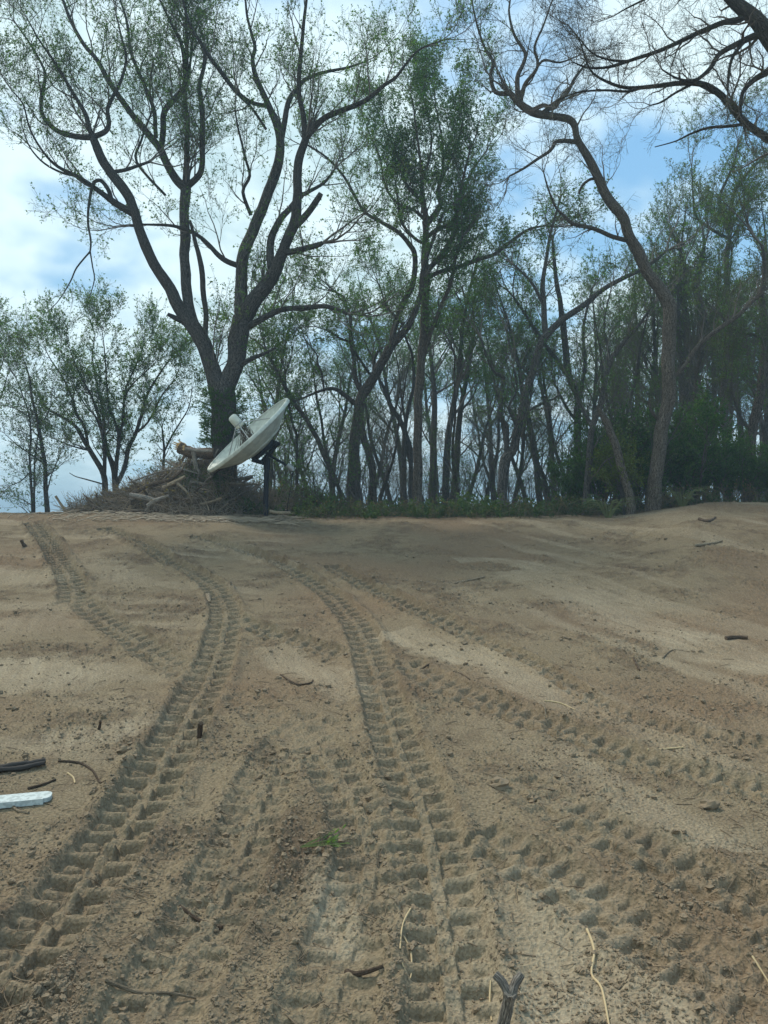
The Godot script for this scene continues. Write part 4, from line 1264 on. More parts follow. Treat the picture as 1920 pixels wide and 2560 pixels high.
func plant_wood() -> void:
	var gp := "trees in the depth of the wood"
	var kinds := [
		wild_tree("woodland_tree", "slender dark leafy tree deep in the wood behind the weeds", "tree", gp, 501, 9.5, 0.13, {"kind": "dense", "bark": "bark_dark", "leaf": 0.28, "limbs": 14, "clear": 0.30}),
		wild_tree("woodland_tree", "thin bare-twigged tree deep in the wood behind the weeds", "tree", gp, 502, 8.0, 0.08, {"kind": "bare", "bark": "bark_brown", "leaf": 0.30, "limbs": 15, "clear": 0.15, "limb_len": 0.24, "crook": 0.14}),
		wild_tree("woodland_tree", "tall straight tree with leafy crown deep in the wood behind the weeds", "tree", gp, 503, 12.0, 0.17, {"kind": "dense", "bark": "bark_brown", "leaf": 0.34, "limbs": 13, "clear": 0.42, "limb_len": 0.26}),
		wild_tree("woodland_tree", "leaning sparse grey tree deep in the wood behind the weeds", "tree", gp, 504, 8.5, 0.10, {"kind": "thin", "bark": "bark_grey", "leaf": 0.32, "limbs": 14, "clear": 0.2, "lean": 0.35, "crook": 0.16, "twig": "twig_grey"}),
		wild_tree("woodland_tree", "olive-grey twiggy tree with upswept branches deep in the wood behind the bank", "tree", gp, 505, 10.5, 0.13, {"kind": "dull", "bark": "bark_grey", "leaf": 0.25, "limbs": 16, "clear": 0.25, "up": 0.22, "limb_len": 0.3}),
	]
	rng.seed = 900
	# [u (x over depth), depth, kind, scale]
	var spots := [
		[-0.155, 24.5, 0, 0.75], [-0.128, 28.0, 1, 0.95], [-0.098, 26.0, 3, 0.8], [-0.072, 30.0, 0, 0.9], [-0.05, 25.0, 1, 0.9], [-0.022, 31.0, 3, 1.0],
		[0.012, 27.0, 1, 1.0], [0.03, 33.0, 0, 1.0], [0.052, 25.5, 1, 0.85], [0.064, 29.0, 2, 0.95], [0.078, 24.0, 0, 0.95], [0.086, 26.5, 2, 0.9],
		[0.104, 31.0, 3, 1.0], [0.128, 28.0, 1, 1.05], [0.145, 34.0, 0, 1.05], [0.165, 27.5, 3, 0.9], [0.188, 30.0, 1, 1.1], [0.205, 25.5, 0, 0.85],
		[0.226, 32.0, 2, 0.85], [0.248, 26.5, 1, 1.0], [0.262, 29.5, 4, 0.95], [0.285, 24.5, 1, 0.95], [0.300, 32.5, 4, 1.0], [0.322, 27.0, 4, 0.95],
		[0.345, 31.0, 2, 0.85], [0.366, 25.0, 4, 0.85], [0.380, 28.5, 3, 1.1], [0.402, 23.5, 4, 1.0], [0.418, 31.0, 0, 1.1], [0.432, 26.5, 4, 1.0],
		[0.452, 22.0, 1, 1.0], [0.470, 29.0, 2, 0.85], [0.486, 24.5, 4, 1.0], [0.505, 20.5, 1, 0.95], [0.522, 27.5, 4, 1.0], [0.548, 23.0, 4, 0.95],
		[-0.04, 38.0, 4, 0.8], [0.07, 40.0, 0, 1.0], [0.15, 41.0, 1, 1.2], [0.215, 38.0, 3, 1.1], [0.275, 40.0, 0, 1.1], [0.335, 38.0, 1, 1.2], [0.39, 40.0, 4, 1.0], [0.445, 37.0, 0, 1.1], [0.5, 39.0, 4, 1.0], [0.10, 22.8, 1, 0.8], [-0.01, 23.2, 1, 0.8], [0.22, 22.5, 1, 0.8],
		[0.31, 21.5, 1, 0.85], [0.375, 20.5, 1, 0.8], [0.425, 20.0, 1, 0.9],
	]
	var used := [false, false, false, false, false]
	for s in spots:
		var at := settle(s[0] * s[1], s[1])
		var k: int = s[2]
		var turn := rng.randf() * TAU
		if not used[k]:
			used[k] = true
			kinds[k].position = at
			kinds[k].rotation.y = turn
			kinds[k].scale = Vector3.ONE * float(s[3])
		else:
			again(kinds[k], at, turn, s[3] * rng.randf_range(0.92, 1.08))
	# brushy understorey
	var under := wild_tree("understorey_shrub", "leafless brushy shrub filling the gaps between trunks in the wood", "shrub", "brushy shrubs under the trees", 511, 2.6, 0.025, {"kind": "bare", "bark": "bark_brown", "stems": 6, "leaf": 0.22, "limbs": 9, "clear": 0.12, "limb_len": 0.34, "lean": 0.55, "max": 1, "side_len": 0.7, "twig": "twig_grey"})
	var under2 := wild_tree("understorey_shrub", "sparsely leaved thin shrub filling the gaps between trunks in the wood", "shrub", "brushy shrubs under the trees", 512, 3.2, 0.03, {"kind": "thin", "bark": "bark_grey", "stems": 4, "leaf": 0.22, "limbs": 10, "clear": 0.12, "limb_len": 0.32, "lean": 0.45, "max": 1})
	var first := true
	for i in 46:
		var u := lerpf(-0.17, 0.54, (i + rng.randf()) / 46.0)
		var d := rng.randf_range(20.5, 33.0) if u < 0.3 else rng.randf_range(18.5, 30.0)
		var at := settle(u * d, d)
		if i == 0:
			under.position = at
		elif i == 1:
			under2.position = at
		else:
			again(under if rng.randf() < 0.5 else under2, at, rng.randf() * TAU, rng.randf_range(0.6, 1.15))
	# leafy bushes at the edge of the wood
	var bush := wild_tree("green_bush", "dark green leafy bush between the snag and the thick tan trunk", "bush", "leafy bushes at the wood's edge", 521, 1.9, 0.03, {"kind": "bush", "bark": "bark_brown", "stems": 5, "leaf": 0.13, "limbs": 11, "clear": 0.08, "limb_len": 0.36, "lean": 0.7, "max": 1, "first": 0})
	bush.position = settle(0.334 * 18.6, 18.6)
	for e in [[0.385, 19.0, 1.25, "dark green leafy bush close behind the thick tan trunk"], [0.285, 19.4, 1.05, "dark green leafy bush behind the leaning snag"], [0.41, 20.2, 1.0, "dark green leafy bush on the bank right of the thick tan trunk"], [0.46, 18.6, 0.7, "low dark green bush on top of the right bank"], [0.5, 18.4, 0.7, "low dark green bush at the right end of the bank"], [0.25, 20.0, 0.7, "low green bush beside the slender grey elm"]]:
		again(bush, settle(e[0] * e[1], e[1]), rng.randf() * TAU, e[2], e[3])
	var yb := wild_tree("yellow_bush", "yellow-green bush lit at the left foot of the thick tan trunk", "bush", "", 522, 1.2, 0.02, {"kind": "yellow", "bark": "bark_grey", "stems": 4, "leaf": 0.12, "limbs": 9, "clear": 0.1, "limb_len": 0.4, "lean": 0.7, "max": 1, "first": 0})
	yb.position = settle(0.318 * 17.5, 17.5) + Vector3(0, 0.35, 0)

func build_dish() -> void:
	var d := 17.2
	rng.seed = 4242
	var foot := px(663, 1284, d)
	foot.y = soil(foot.x, foot.z)
	var root := thing("satellite_dish", foot, "large off-white satellite dish tilted skyward on a black pole", "satellite dish")
	var rimc := px(622, 1087, d) - foot
	rimc.z += 0.10
	var axis := Vector3(-0.64, 0.72, 0.28).normalized()
	var b := along_y(axis, 0.0, 1.0)
	var R := 1.15
	var dep := 0.44
	var at := Transform3D(b, rimc - axis * dep)     # vertex of the bowl
	var prof := PackedVector2Array()
	var inner := PackedVector2Array()
	for i in 25:
		var r := R * (24 - i) / 24.0
		inner.append(Vector2(maxf(r, 0.001), dep * r * r / (R * R) + 0.012))
	for i in 25:
		var r := R * i / 24.0
		prof.append(Vector2(maxf(r, 0.001), dep * r * r / (R * R) - 0.012))
	var m := MB.new()
	m.lathe(inner, 72, at)
	part("reflector_face", m.mesh(), mats.dish, root)
	m = MB.new()
	m.lathe(prof, 72, at)
	part("reflector_back", m.mesh(), mats.dish_back, root)
	m = MB.new()
	m.lathe(PackedVector2Array([Vector2(R - 0.015, dep + 0.012), Vector2(R - 0.01, dep + 0.03), Vector2(R + 0.02, dep + 0.032), Vector2(R + 0.045, dep + 0.015), Vector2(R + 0.045, dep - 0.045), Vector2(R + 0.03, dep - 0.055), Vector2(R - 0.005, dep - 0.03)]), 72, at)
	part("rim", m.mesh(), mats.dish, root)
	# a seam rib round the back
	m = MB.new()
	m.lathe(PackedVector2Array([Vector2(0.60, dep * 0.272 - 0.010), Vector2(0.605, dep * 0.272 - 0.034), Vector2(0.64, dep * 0.302 - 0.034), Vector2(0.65, dep * 0.32 - 0.012)]), 60, at)
	part("back_ring", m.mesh(), mats.dish_back, root)
	for k in 8:
		var f := TAU * (k + 0.5) / 8.0
		var p := PackedVector3Array()
		var rr := PackedFloat32Array()
		for i in 8:
			var r := lerpf(0.12, R, i / 7.0)
			p.append(at * Vector3(cos(f) * r, dep * r * r / (R * R) - 0.010, sin(f) * r))
			rr.append(0.009)
		m = MB.new()
		m.tube(p, rr, 6)
		part("back_rib", m.mesh(), mats.dish_back, root)
	# feed
	var focus := dep + 0.33
	m = MB.new()
	m.lathe(PackedVector2Array([Vector2(0.001, focus - 0.10), Vector2(0.085, focus - 0.10), Vector2(0.105, focus - 0.07), Vector2(0.105, focus + 0.13), Vector2(0.097, focus + 0.18), Vector2(0.065, focus + 0.21), Vector2(0.001, focus + 0.22)]), 24, at)
	var feed := part("feed_cover", m.mesh(), mats.dish, root)
	m = MB.new()
	m.lathe(PackedVector2Array([Vector2(0.106, focus - 0.03), Vector2(0.114, focus - 0.03), Vector2(0.114, focus - 0.005), Vector2(0.106, focus - 0.005)]), 24, at)
	part("clamp_band", m.mesh(), mats.grey_metal, feed)
	for k in 4:
		var f := TAU * k / 4.0 + 0.45
		var r := R * 0.72
		m = MB.new()
		m.tube(PackedVector3Array([at * Vector3(cos(f) * r, dep * 0.52 + 0.01, sin(f) * r), at * Vector3(cos(f) * 0.10, focus - 0.05, sin(f) * 0.10)]), PackedFloat32Array([0.013, 0.013]), 8)
		part("feed_strut", m.mesh(), mats.grey_metal, root)
	# pole and mount
	var top := px(667, 1150, d) - foot
	m = MB.new()
	m.tube(PackedVector3Array([Vector3(0, -0.4, 0), top * 0.5, top]), PackedFloat32Array([0.058, 0.057, 0.056]), 18)
	var pole := part("pole", m.mesh(), mats.black_metal, root)
	m = MB.new()
	m.tube(PackedVector3Array([top + Vector3(0, -0.22, 0), top + Vector3(0, 0.04, 0)]), PackedFloat32Array([0.075, 0.075]), 18)
	part("pole_sleeve", m.mesh(), mats.black_metal, pole)
	var P := func(zx: float, zy: float, dz: float) -> Vector3:
		return px(480.0 + zx / 5.184, 960.0 + zy / 5.184, d + dz) - foot
	for e in [[890, 1030, 0.0, 1110, 770, 0.0, 0.05], [900, 1020, 0.10, 780, 985, 0.1, 0.045], [900, 1020, -0.12, 800, 960, -0.15, 0.04], [1030, 735, 0.0, 1140, 785, 0.0, 0.045], [1095, 780, 0.1, 960, 800, 0.1, 0.035], [1095, 780, -0.12, 960, 830, -0.1, 0.035], [975, 1010, 0.0, 900, 1020, 0.0, 0.06]]:
		m = MB.new()
		var a: Vector3 = P.call(e[0], e[1], e[2])
		var c: Vector3 = P.call(e[3], e[4], e[5])
		m.tube(PackedVector3Array([a, c]), PackedFloat32Array([e[6], e[6]]), 4)
		part("mount_arm", m.mesh(), mats.black_metal, root)
	# four pads where the frame is bolted to the back of the bowl
	m = MB.new()
	m.lathe(PackedVector2Array([Vector2(0.001, -0.09), Vector2(0.30, -0.09), Vector2(0.32, -0.05), Vector2(0.32, 0.01)]), 24, at)
	part("hub_plate", m.mesh(), mats.black_metal, root)
	m = MB.new()
	m.tube(PackedVector3Array([P.call(925, 870, 0.15), P.call(1020, 935, 0.15), P.call(1250, 1065, 0.15)]), PackedFloat32Array([0.03, 0.03, 0.03]), 10)
	var act := part("actuator_arm", m.mesh(), mats.black_metal, root)
	m = MB.new()
	m.tube(PackedVector3Array([P.call(1235, 1050, 0.15), P.call(1300, 1105, 0.15), P.call(1312, 1125, 0.15)]), PackedFloat32Array([0.06, 0.062, 0.03]), 12)
	part("actuator_motor", m.mesh(), mats.grey_metal, act)
	m = MB.new()
	m.tube(PackedVector3Array([P.call(1305, 1110, 0.15), P.call(1300, 1200, 0.15), P.call(1285, 1330, 0.12), P.call(1240, 1560, 0.1), P.call(1230, 1690, 0.1)]), PackedFloat32Array([0.008, 0.008, 0.008, 0.008, 0.008]), 6)
	part("cable", m.mesh(), mats.black_metal, act)
	# dry vines that hang in the bowl
	var vine := MB.new()
	var bowl := func(x: float, z: float, lift: float) -> Vector3:
		var r2 := x * x + z * z
		return at * Vector3(x, dep * r2 / (R * R) + 0.02 + lift, z)
	var inv := b.inverse()
	var down := (inv * Vector3.DOWN)
	var dn := Vector2(down.x, down.z).normalized()
	var acr := Vector2(-dn.y, dn.x)
	for i in 110:
		var st := at * Vector3(rng.randf_range(-0.12, 0.12), focus - 0.12 - pow(rng.randf(), 2.0) * 0.3, rng.randf_range(-0.12, 0.12))
		var q := dn * rng.randf_range(-0.1, 0.75) + acr * rng.randf_range(-0.32, 0.32)
		var en: Vector3 = bowl.call(q.x, q.y, 0.0)
		var pts := PackedVector3Array()
		var rr := PackedFloat32Array()
		for k in 6:
			var f := k / 5.0
			pts.append(st.lerp(en, f) + Vector3(0, 0.12, 0) * sin(PI * f) * (0.4 + rng.randf()) * (0.5 if i % 2 else -0.15) + rand_dir() * 0.012)
			rr.append(0.0035)
		vine.tube(pts, rr, 3)
	for i in 60:   # litter gathered at the low lip
		var a0 := rng.randf_range(-0.4, 0.4)
		var q0 := dn.rotated(a0) * rng.randf_range(0.85, 1.08)
		var q1 := q0 + acr * rng.randf_range(-0.2, 0.2) + dn * rng.randf_range(-0.12, 0.03)
		vine.tube(PackedVector3Array([bowl.call(q0.x, q0.y, 0.01), bowl.call(q1.x, q1.y, rng.randf_range(0.0, 0.06))]), PackedFloat32Array([0.006, 0.004]), 3)
	var vn := thing("dry_vine", foot, "tangle of dry brown vine lying in the bowl of the satellite dish", "vine")
	part("stems", vine.mesh(), mats.dead_dark, vn)

	# leafy shoots round the trunk behind
	var iv := thing("trunk_shoots", px(557, 1262, 18.6), "collar of green leafy shoots on the trunk behind the satellite dish", "shoots")
	var xf := []
	for i in 460:
		var yy := rng.randf()
		var c := px(557 + rng.randf_range(-8, 10), lerpf(985, 1120, yy), 18.6) - iv.position
		var a := rng.randf() * TAU
		var o := Vector3(cos(a), 0, sin(a))
		xf.append(Transform3D(along_y((o + Vector3(0, rng.randf_range(-0.2, 0.9), 0)).normalized(), rng.randf() * TAU, rng.randf_range(0.4, 0.85) * (0.6 + 0.9 * absf(n_mid.get_noise_2d(a, yy * 3.0)))), c + o * 0.29))
	copies("leaves", sprigs.bush[0], mats.leaf, xf, iv)

# a bent stick with a few knots of thickness
func stick_mesh(pts: Array, r0: float, r1: float, sides := 7) -> ArrayMesh:
	var p := PackedVector3Array()
	var r := PackedFloat32Array()
	for i in pts.size():
		p.append(pts[i])
		r.append(lerpf(r0, r1, float(i) / (pts.size() - 1)))
	var sl := smooth_line(p, r, 4)
	var rad: PackedFloat32Array = sl[1]
	for i in rad.size():
		rad[i] *= rng.randf_range(0.85, 1.15)
	var m := MB.new()
	m.tube(sl[0], rad, sides, 0.06)
	return m.mesh()

func build_brush() -> void:
	rng.seed = 777
	# the heap: a long low mound of grubbed-up brush running down to the left
	var heap_top := func(x: float) -> float:
		return 1.40 * pow(clampf((x + 7.4) / 2.8, 0.0, 1.0), 1.15) * (1.0 - smoothstep(-4.1, -2.9, x) * 0.75)
	var zc := -18.7
	var root := thing("brush_pile", Vector3(-5.0, soil(-5.0, zc), zc), "long heap of uprooted brush and twigs beside the great elm", "brush pile")
	var o := root.position
	var m := MB.new()
	# earthy core
	var nx := 60; var nz := 24
	for i in nx:
		for j in nz:
			var q := []
			for e in [[0, 0], [1, 0], [1, 1], [0, 1]]:
				var x := lerpf(-7.4, -2.3, float(i + e[0]) / nx)
				var f := float(j + e[1]) / nz * 2.0 - 1.0
				var hq: float = heap_top.call(x)
				var wz := 0.5 + hq * 0.85
				var z := zc + f * wz
				var y := soil(x, z) - 0.08 + hq * 0.8 * maxf(0.0, 1.0 - f * f) + n_mid.get_noise_2d(x * 1.5, z * 1.5) * 0.14 + n_small.get_noise_2d(x, z) * 0.05
				q.append(Vector3(x, y, z) - o)
			m.quad(q[3], q[2], q[1], q[0])
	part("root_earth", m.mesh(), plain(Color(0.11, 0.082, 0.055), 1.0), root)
	var tones := [mats.dead, mats.dead_grey, mats.dead_dark, mats.dead_dark, mats.dead_grey]
	for i in 210:
		var x := rng.randf_range(-7.2, -2.5)
		var ht: float = heap_top.call(x)
		var f := rng.randf_range(-0.2, 0.95)
		var z := zc + f * (0.5 + ht * 0.85)
		var y := soil(x, z) + ht * 0.82 * (1.0 - f * f) + rng.randf_range(-0.05, 0.12)
		var ln := rng.randf_range(0.35, 1.3) * (0.6 + ht * 0.5)
		var dr := Vector3(rng.randf_range(-1, 1), rng.randf_range(-0.55, 0.55), rng.randf_range(-0.5, 0.7)).normalized()
		var a := Vector3(x, y, z) - dr * ln * 0.5
		var b := Vector3(x, y, z) + dr * ln * 0.5
		a.y = maxf(a.y, soil(a.x, a.z) + 0.01)
		b.y = maxf(b.y, soil(b.x, b.z) + 0.01)
		var r := rng.randf_range(0.010, 0.028) if rng.randf() < 0.8 else rng.randf_range(0.03, 0.06)
		var mid := (a + b) * 0.5 + rand_dir() * ln * 0.12
		part("branch", stick_mesh([a - o, mid - o, b - o], r, r * 0.45, 6), tones[rng.randi() % 5], root)
	var tw := MB.new()
	for i in 3600:
		var x := rng.randf_range(-7.6, -2.2)
		var ht: float = heap_top.call(x)
		var f := rng.randf_range(-0.4, 1.1)
		var z := zc + f * (0.5 + ht * 0.9)
		var y := soil(x, z) + ht * 0.85 * maxf(0.0, 1.0 - f * f) + rng.randf_range(-0.02, 0.16)
		var ln := rng.randf_range(0.15, 0.6)
		var dr := (rand_dir() * Vector3(1, 0.8, 0.8) + Vector3(0, 0.2, 0)).normalized()
		var a := Vector3(x, y, z) - o
		var k := a + dr * ln * 0.5 + rand_dir() * 0.04
		tw.tube(PackedVector3Array([a, k, a + dr * ln]), PackedFloat32Array([0.006, 0.005, 0.0025]), 3, 0.0, false)
	part("twigs", tw.mesh(), mats.heap_twig, root).set_meta("kind", "stuff")
	var xf := []
	for i in 700:
		var x := rng.randf_range(-7.3, -2.3)
		var ht: float = heap_top.call(x)
		var f := rng.randf_range(-0.6, 1.0)
		var z := zc + f * (0.5 + ht * 0.9)
		var y := soil(x, z) + ht * 0.85 * maxf(0.0, 1.0 - f * f)
		xf.append(Transform3D(along_y((rand_dir() * Vector3(1, 0.6, 1) + Vector3(0, 0.45, 0)).normalized(), rng.randf() * TAU, rng.randf_range(0.6, 1.3)), Vector3(x, y, z) - o))
	copies("dead_sprays", sprigs.dry[0], mats.leaf, xf, root)
	var litter_mb := MB.new()
	var xg := []
	for i in 700:
		var c := Vector3(-4.35 + rng.randf_range(-0.35, 0.45), 0, zc + rng.randf_range(0.3, 1.0))
		c.y = soil(c.x, c.z) + rng.randf_range(0.55, 1.35) - (c.z - zc - 0.3) * 0.4
		xg.append(Transform3D(along_y((Vector3(0.5, -0.9, 0.25) + rand_dir() * 0.4).normalized(), rng.randf() * TAU, rng.randf_range(0.6, 1.0)), c - o))
	copies("wilted_leaves", sprigs.dull[0], mats.leaf, xg, root)
	for i in 520:
		var x := -3.2 - absf(rng.randfn()) * 2.0 + rng.randf_range(-0.5, 1.6)
		var d := 17.6 - pow(rng.randf(), 1.2) * 1.7
		var a := Vector3(x, soil(x, -d) + 0.015, -d)
		var an := rng.randf_range(-0.7, 0.7)
		var ln := rng.randf_range(0.12, 0.55)
		var x1 := x + cos(an) * ln
		var z1 := -d + sin(an) * ln
		var e := Vector3(x1, soil(x1, z1) + rng.randf_range(0.01, 0.09), z1)
		var r := rng.randf_range(0.005, 0.013)
		litter_mb.tube(PackedVector3Array([a - o, (a + e) * 0.5 + Vector3(0, 0.03, 0) - o, e - o]), PackedFloat32Array([r, r * 0.9, r * 0.5]), 4, 0.0, false)
	part("strewn_sticks", litter_mb.mesh(), mats.pale_stick, root).set_meta("kind", "stuff")
	# logs and roots one can lift off the heap; crop T3 pixels at a depth
	var P := func(x: float, y: float, dd: float) -> Vector3:
		return px(x * T3.z, 650 + y * T3.z, dd)
	var logs := [
		["broken_log", "thick broken log with bright splintered end on top of the brush pile", "log", [[776, 808], [830, 832], [925, 835]], 0.13, 0.125, 18.0, "dead_dark", 14],
		["fallen_limb", "pale bleached root crossing the middle of the brush pile", "branch", [[705, 985], [765, 955], [800, 935]], 0.05, 0.035, 17.3, "dead", 9],
		["fallen_limb", "yellowish peeled branch sloping down the brush pile below the broken log", "branch", [[765, 965], [805, 1000], [832, 1050]], 0.035, 0.02, 17.2, "dead", 9],
		["fallen_limb", "crooked grey log lying at the foot of the brush pile", "log", [[560, 1015], [640, 1030], [665, 1045], [630, 1085]], 0.06, 0.045, 17.3, "dead_grey", 10],
		["fallen_limb", "thick brown bough jutting from the heap toward the great elm", "log", [[570, 1010], [650, 970], [740, 945], [790, 905]], 0.05, 0.03, 17.5, "dead_dark", 9],
		["fallen_limb", "short knobbly stump end poking out low in the brush pile", "log", [[640, 1065], [672, 1040], [730, 1020]], 0.07, 0.04, 17.15, "dead_grey", 10],
		["fallen_limb", "slim pale stick leaning upright left of the brush pile", "branch", [[240, 1020], [270, 1065], [292, 1095]], 0.028, 0.035, 18.4, "dead", 8],
		["fallen_limb", "long thin stick arching over the crest of the brush pile", "branch", [[560, 960], [690, 915], [780, 905], [860, 925]], 0.02, 0.015, 17.6, "dead_grey", 7],
		["fallen_limb", "bleached stick lying along the right shoulder of the heap under the dish", "branch", [[800, 815], [860, 825], [915, 825]], 0.04, 0.03, 17.7, "dead_grey", 8],
		["fallen_limb", "pale driftwood stick on bare soil in front of the dish pole", "branch", [[1165, 1085], [1200, 1092], [1255, 1092]], 0.045, 0.03, 16.6, "dead", 8],
	]
	for e in logs:
		var pts := []
		var base: Vector3 = P.call(e[3][0][0], e[3][0][1], e[6])
		var lt := thing(e[0], base, e[1], e[2])
		for q in e[3]:
			pts.append((P.call(q[0], q[1], e[6]) as Vector3) - base)
		part("wood", stick_mesh(pts, e[4], e[5], e[8]), mats[e[7]], lt)
		if e[0] == "broken_log":
			var sm := MB.new()
			for k in 26:
				var a := TAU * k / 26.0
				var rr := rng.randf_range(0.02, 0.11)
				var c := Vector3(0.02, sin(a) * rr, cos(a) * rr)
				sm.tube(PackedVector3Array([c + Vector3(0.12, -0.05, 0), c + Vector3(-rng.randf_range(0.02, 0.20), 0.02 + rng.randf_range(0, 0.08), 0)]), PackedFloat32Array([0.03, 0.008]), 5)
			tag(part("splintered_end", sm.mesh(), mats.raw_wood, lt), "bright orange splintered end", "")
	# low brush under the dish and at the feet of the trees
	var lb := thing("brush_pile", settle(-2.2, 19.2), "low dark tangle of brush behind the dish pole", "brush pile")
	var tb := MB.new()
	var xb := []
	for i in 1500:
		var c := Vector3(rng.randf_range(-1.2, 1.3), 0, rng.randf_range(-0.7, 0.7))
		var hh := 0.75 * maxf(0.0, 1.0 - (c.x / 1.35) * (c.x / 1.35) - (c.z / 0.9) * (c.z / 0.9) * 0.6)
		c.y = rng.randf() * hh
		var dr := (rand_dir() * Vector3(1, 0.7, 1) + Vector3(0, 0.2, 0)).normalized()
		var ln := rng.randf_range(0.2, 0.6)
		tb.tube(PackedVector3Array([c, c + dr * ln * 0.5 + rand_dir() * 0.03, c + dr * ln]), PackedFloat32Array([0.008, 0.006, 0.003]), 3, 0.0, false)
		if i % 3 == 0:
			xb.append(Transform3D(along_y(dr, rng.randf() * TAU, rng.randf_range(0.6, 1.1)), c))
	part("twigs", tb.mesh(), mats.dead_dark, lb).set_meta("kind", "stuff")
	copies("leaves", sprigs.dull[0], mats.leaf, xb, lb)

func build_weeds() -> void:
	rng.seed = 3131
	var xf := [[], [], []]
	var tries := 0
	while tries < 6000:
		tries += 1
		var u := rng.randf_range(-0.185, 0.56)
		var d := 16.6 + pow(rng.randf(), 1.6) * 6.5
		if u > 0.25:
			d += 0.6
		var x := u * d
		var p := n_patch.get_noise_2d(x * 0.5 + 70.0, d * 0.5) + rng.randf_range(-0.25, 0.25)
		var want := 0.0
		if d < 17.9: want = 0.10
		if u < -0.08: want = 0.16
		if u > 0.27: want = 0.34
		if p < want - 0.1:
			continue
		if d < 17.1 + n_mid.get_noise_1d(x * 1.2) * 0.5:
			continue
		var s := (0.28 + 0.95 * pow(rng.randf(), 2.4) + 0.7 * maxf(0.0, n_mid.get_noise_1d(x * 2.0 + 300.0))) * (0.7 if d < 17.6 else 1.0) * (0.75 if u > 0.3 else 1.0)
		var at := Vector3(x, soil(x, -d) - 0.02, -d)
		xf[rng.randi() % 3].append(Transform3D(along_y((Vector3.UP + rand_dir() * 0.5).normalized(), rng.randf() * TAU, s), at))
	var xd := []
	for i in 1500:
		var u := rng.randf_range(-0.2, 0.56)
		var d := 16.9 + pow(rng.randf(), 1.3) * 4.0
		var x := u * d
		xd.append(Transform3D(along_y((Vector3.UP * 0.5 + rand_dir()).normalized(), rng.randf() * TAU, rng.randf_range(0.4, 1.1)), Vector3(x, soil(x, -d) + 0.02, -d)))
	var w := thing("weeds", Vector3.ZERO, "strip of low green weeds along the edge of the wood", "weeds")
	w.set_meta("kind", "stuff")
	for i in 3:
		copies("leaves", sprigs.weed[i], mats.leaf, xf[i], w)
	copies("dead_stalks", sprigs.dry[0], mats.leaf, xd, w)
	# grass arching out at the foot of the thick tan trunk
	for e in [[905, 1740, 17.0, "tuft of long arching grass at the right foot of the thick tan trunk"], [250, 1790, 16.7, "tuft of long arching grass at the left foot of the leaning snag"]]:
		var c := px(T8.x + e[0] * T8.z, 1262, e[2])
		c.y = soil(c.x, c.z)
		var gt := thing("grass_tuft", c, e[3], "grass")
		var gm := MB.new()
		for k in 46:
			var a := rng.randf() * TAU
			var o := Vector3(cos(a), 0, sin(a) * 0.6)
			var l := rng.randf_range(0.3, 0.85)
			gm.tube(PackedVector3Array([o * 0.05, o * l * 0.35 + Vector3(0, l * 0.5, 0), o * l * 0.8 + Vector3(0, l * 0.55, 0), o * l * 1.1 + Vector3(0, l * 0.42, 0)]), PackedFloat32Array([0.006, 0.006, 0.004, 0.002]), 3, 0.0, false)
		part("blades", gm.mesh(), plain(Color(0.17, 0.19, 0.075), 0.8), gt)

func lump_mesh(sd: int) -> ArrayMesh:
	var s := SphereMesh.new()
	s.radius = 1.0; s.height = 2.0; s.radial_segments = 9; s.rings = 5
	var arr := s.get_mesh_arrays()
	var v: PackedVector3Array = arr[Mesh.ARRAY_VERTEX]
	var f := noise(sd, 0.9, 2)
	for i in v.size():
		v[i] *= 1.0 + 0.75 * f.get_noise_3dv(v[i] * 1.4)
		v[i].y *= 0.72
	var st := SurfaceTool.new()
	st.begin(Mesh.PRIMITIVE_TRIANGLES)
	var ix: PackedInt32Array = arr[Mesh.ARRAY_INDEX]
	for q in ix:
		st.set_smooth_group(-1)
		st.add_vertex(v[q])
	st.generate_normals()
	return st.commit()

func ground_line(vp: Array, r: float, lift := 0.0) -> Array:
	var pts := []
	for i in range(0, vp.size(), 2):
		var g := on_ground(vp[i], vp[i + 1])
		g.y = soil(g.x, g.z) + r * 0.7 + lift
		pts.append(g)
	return pts

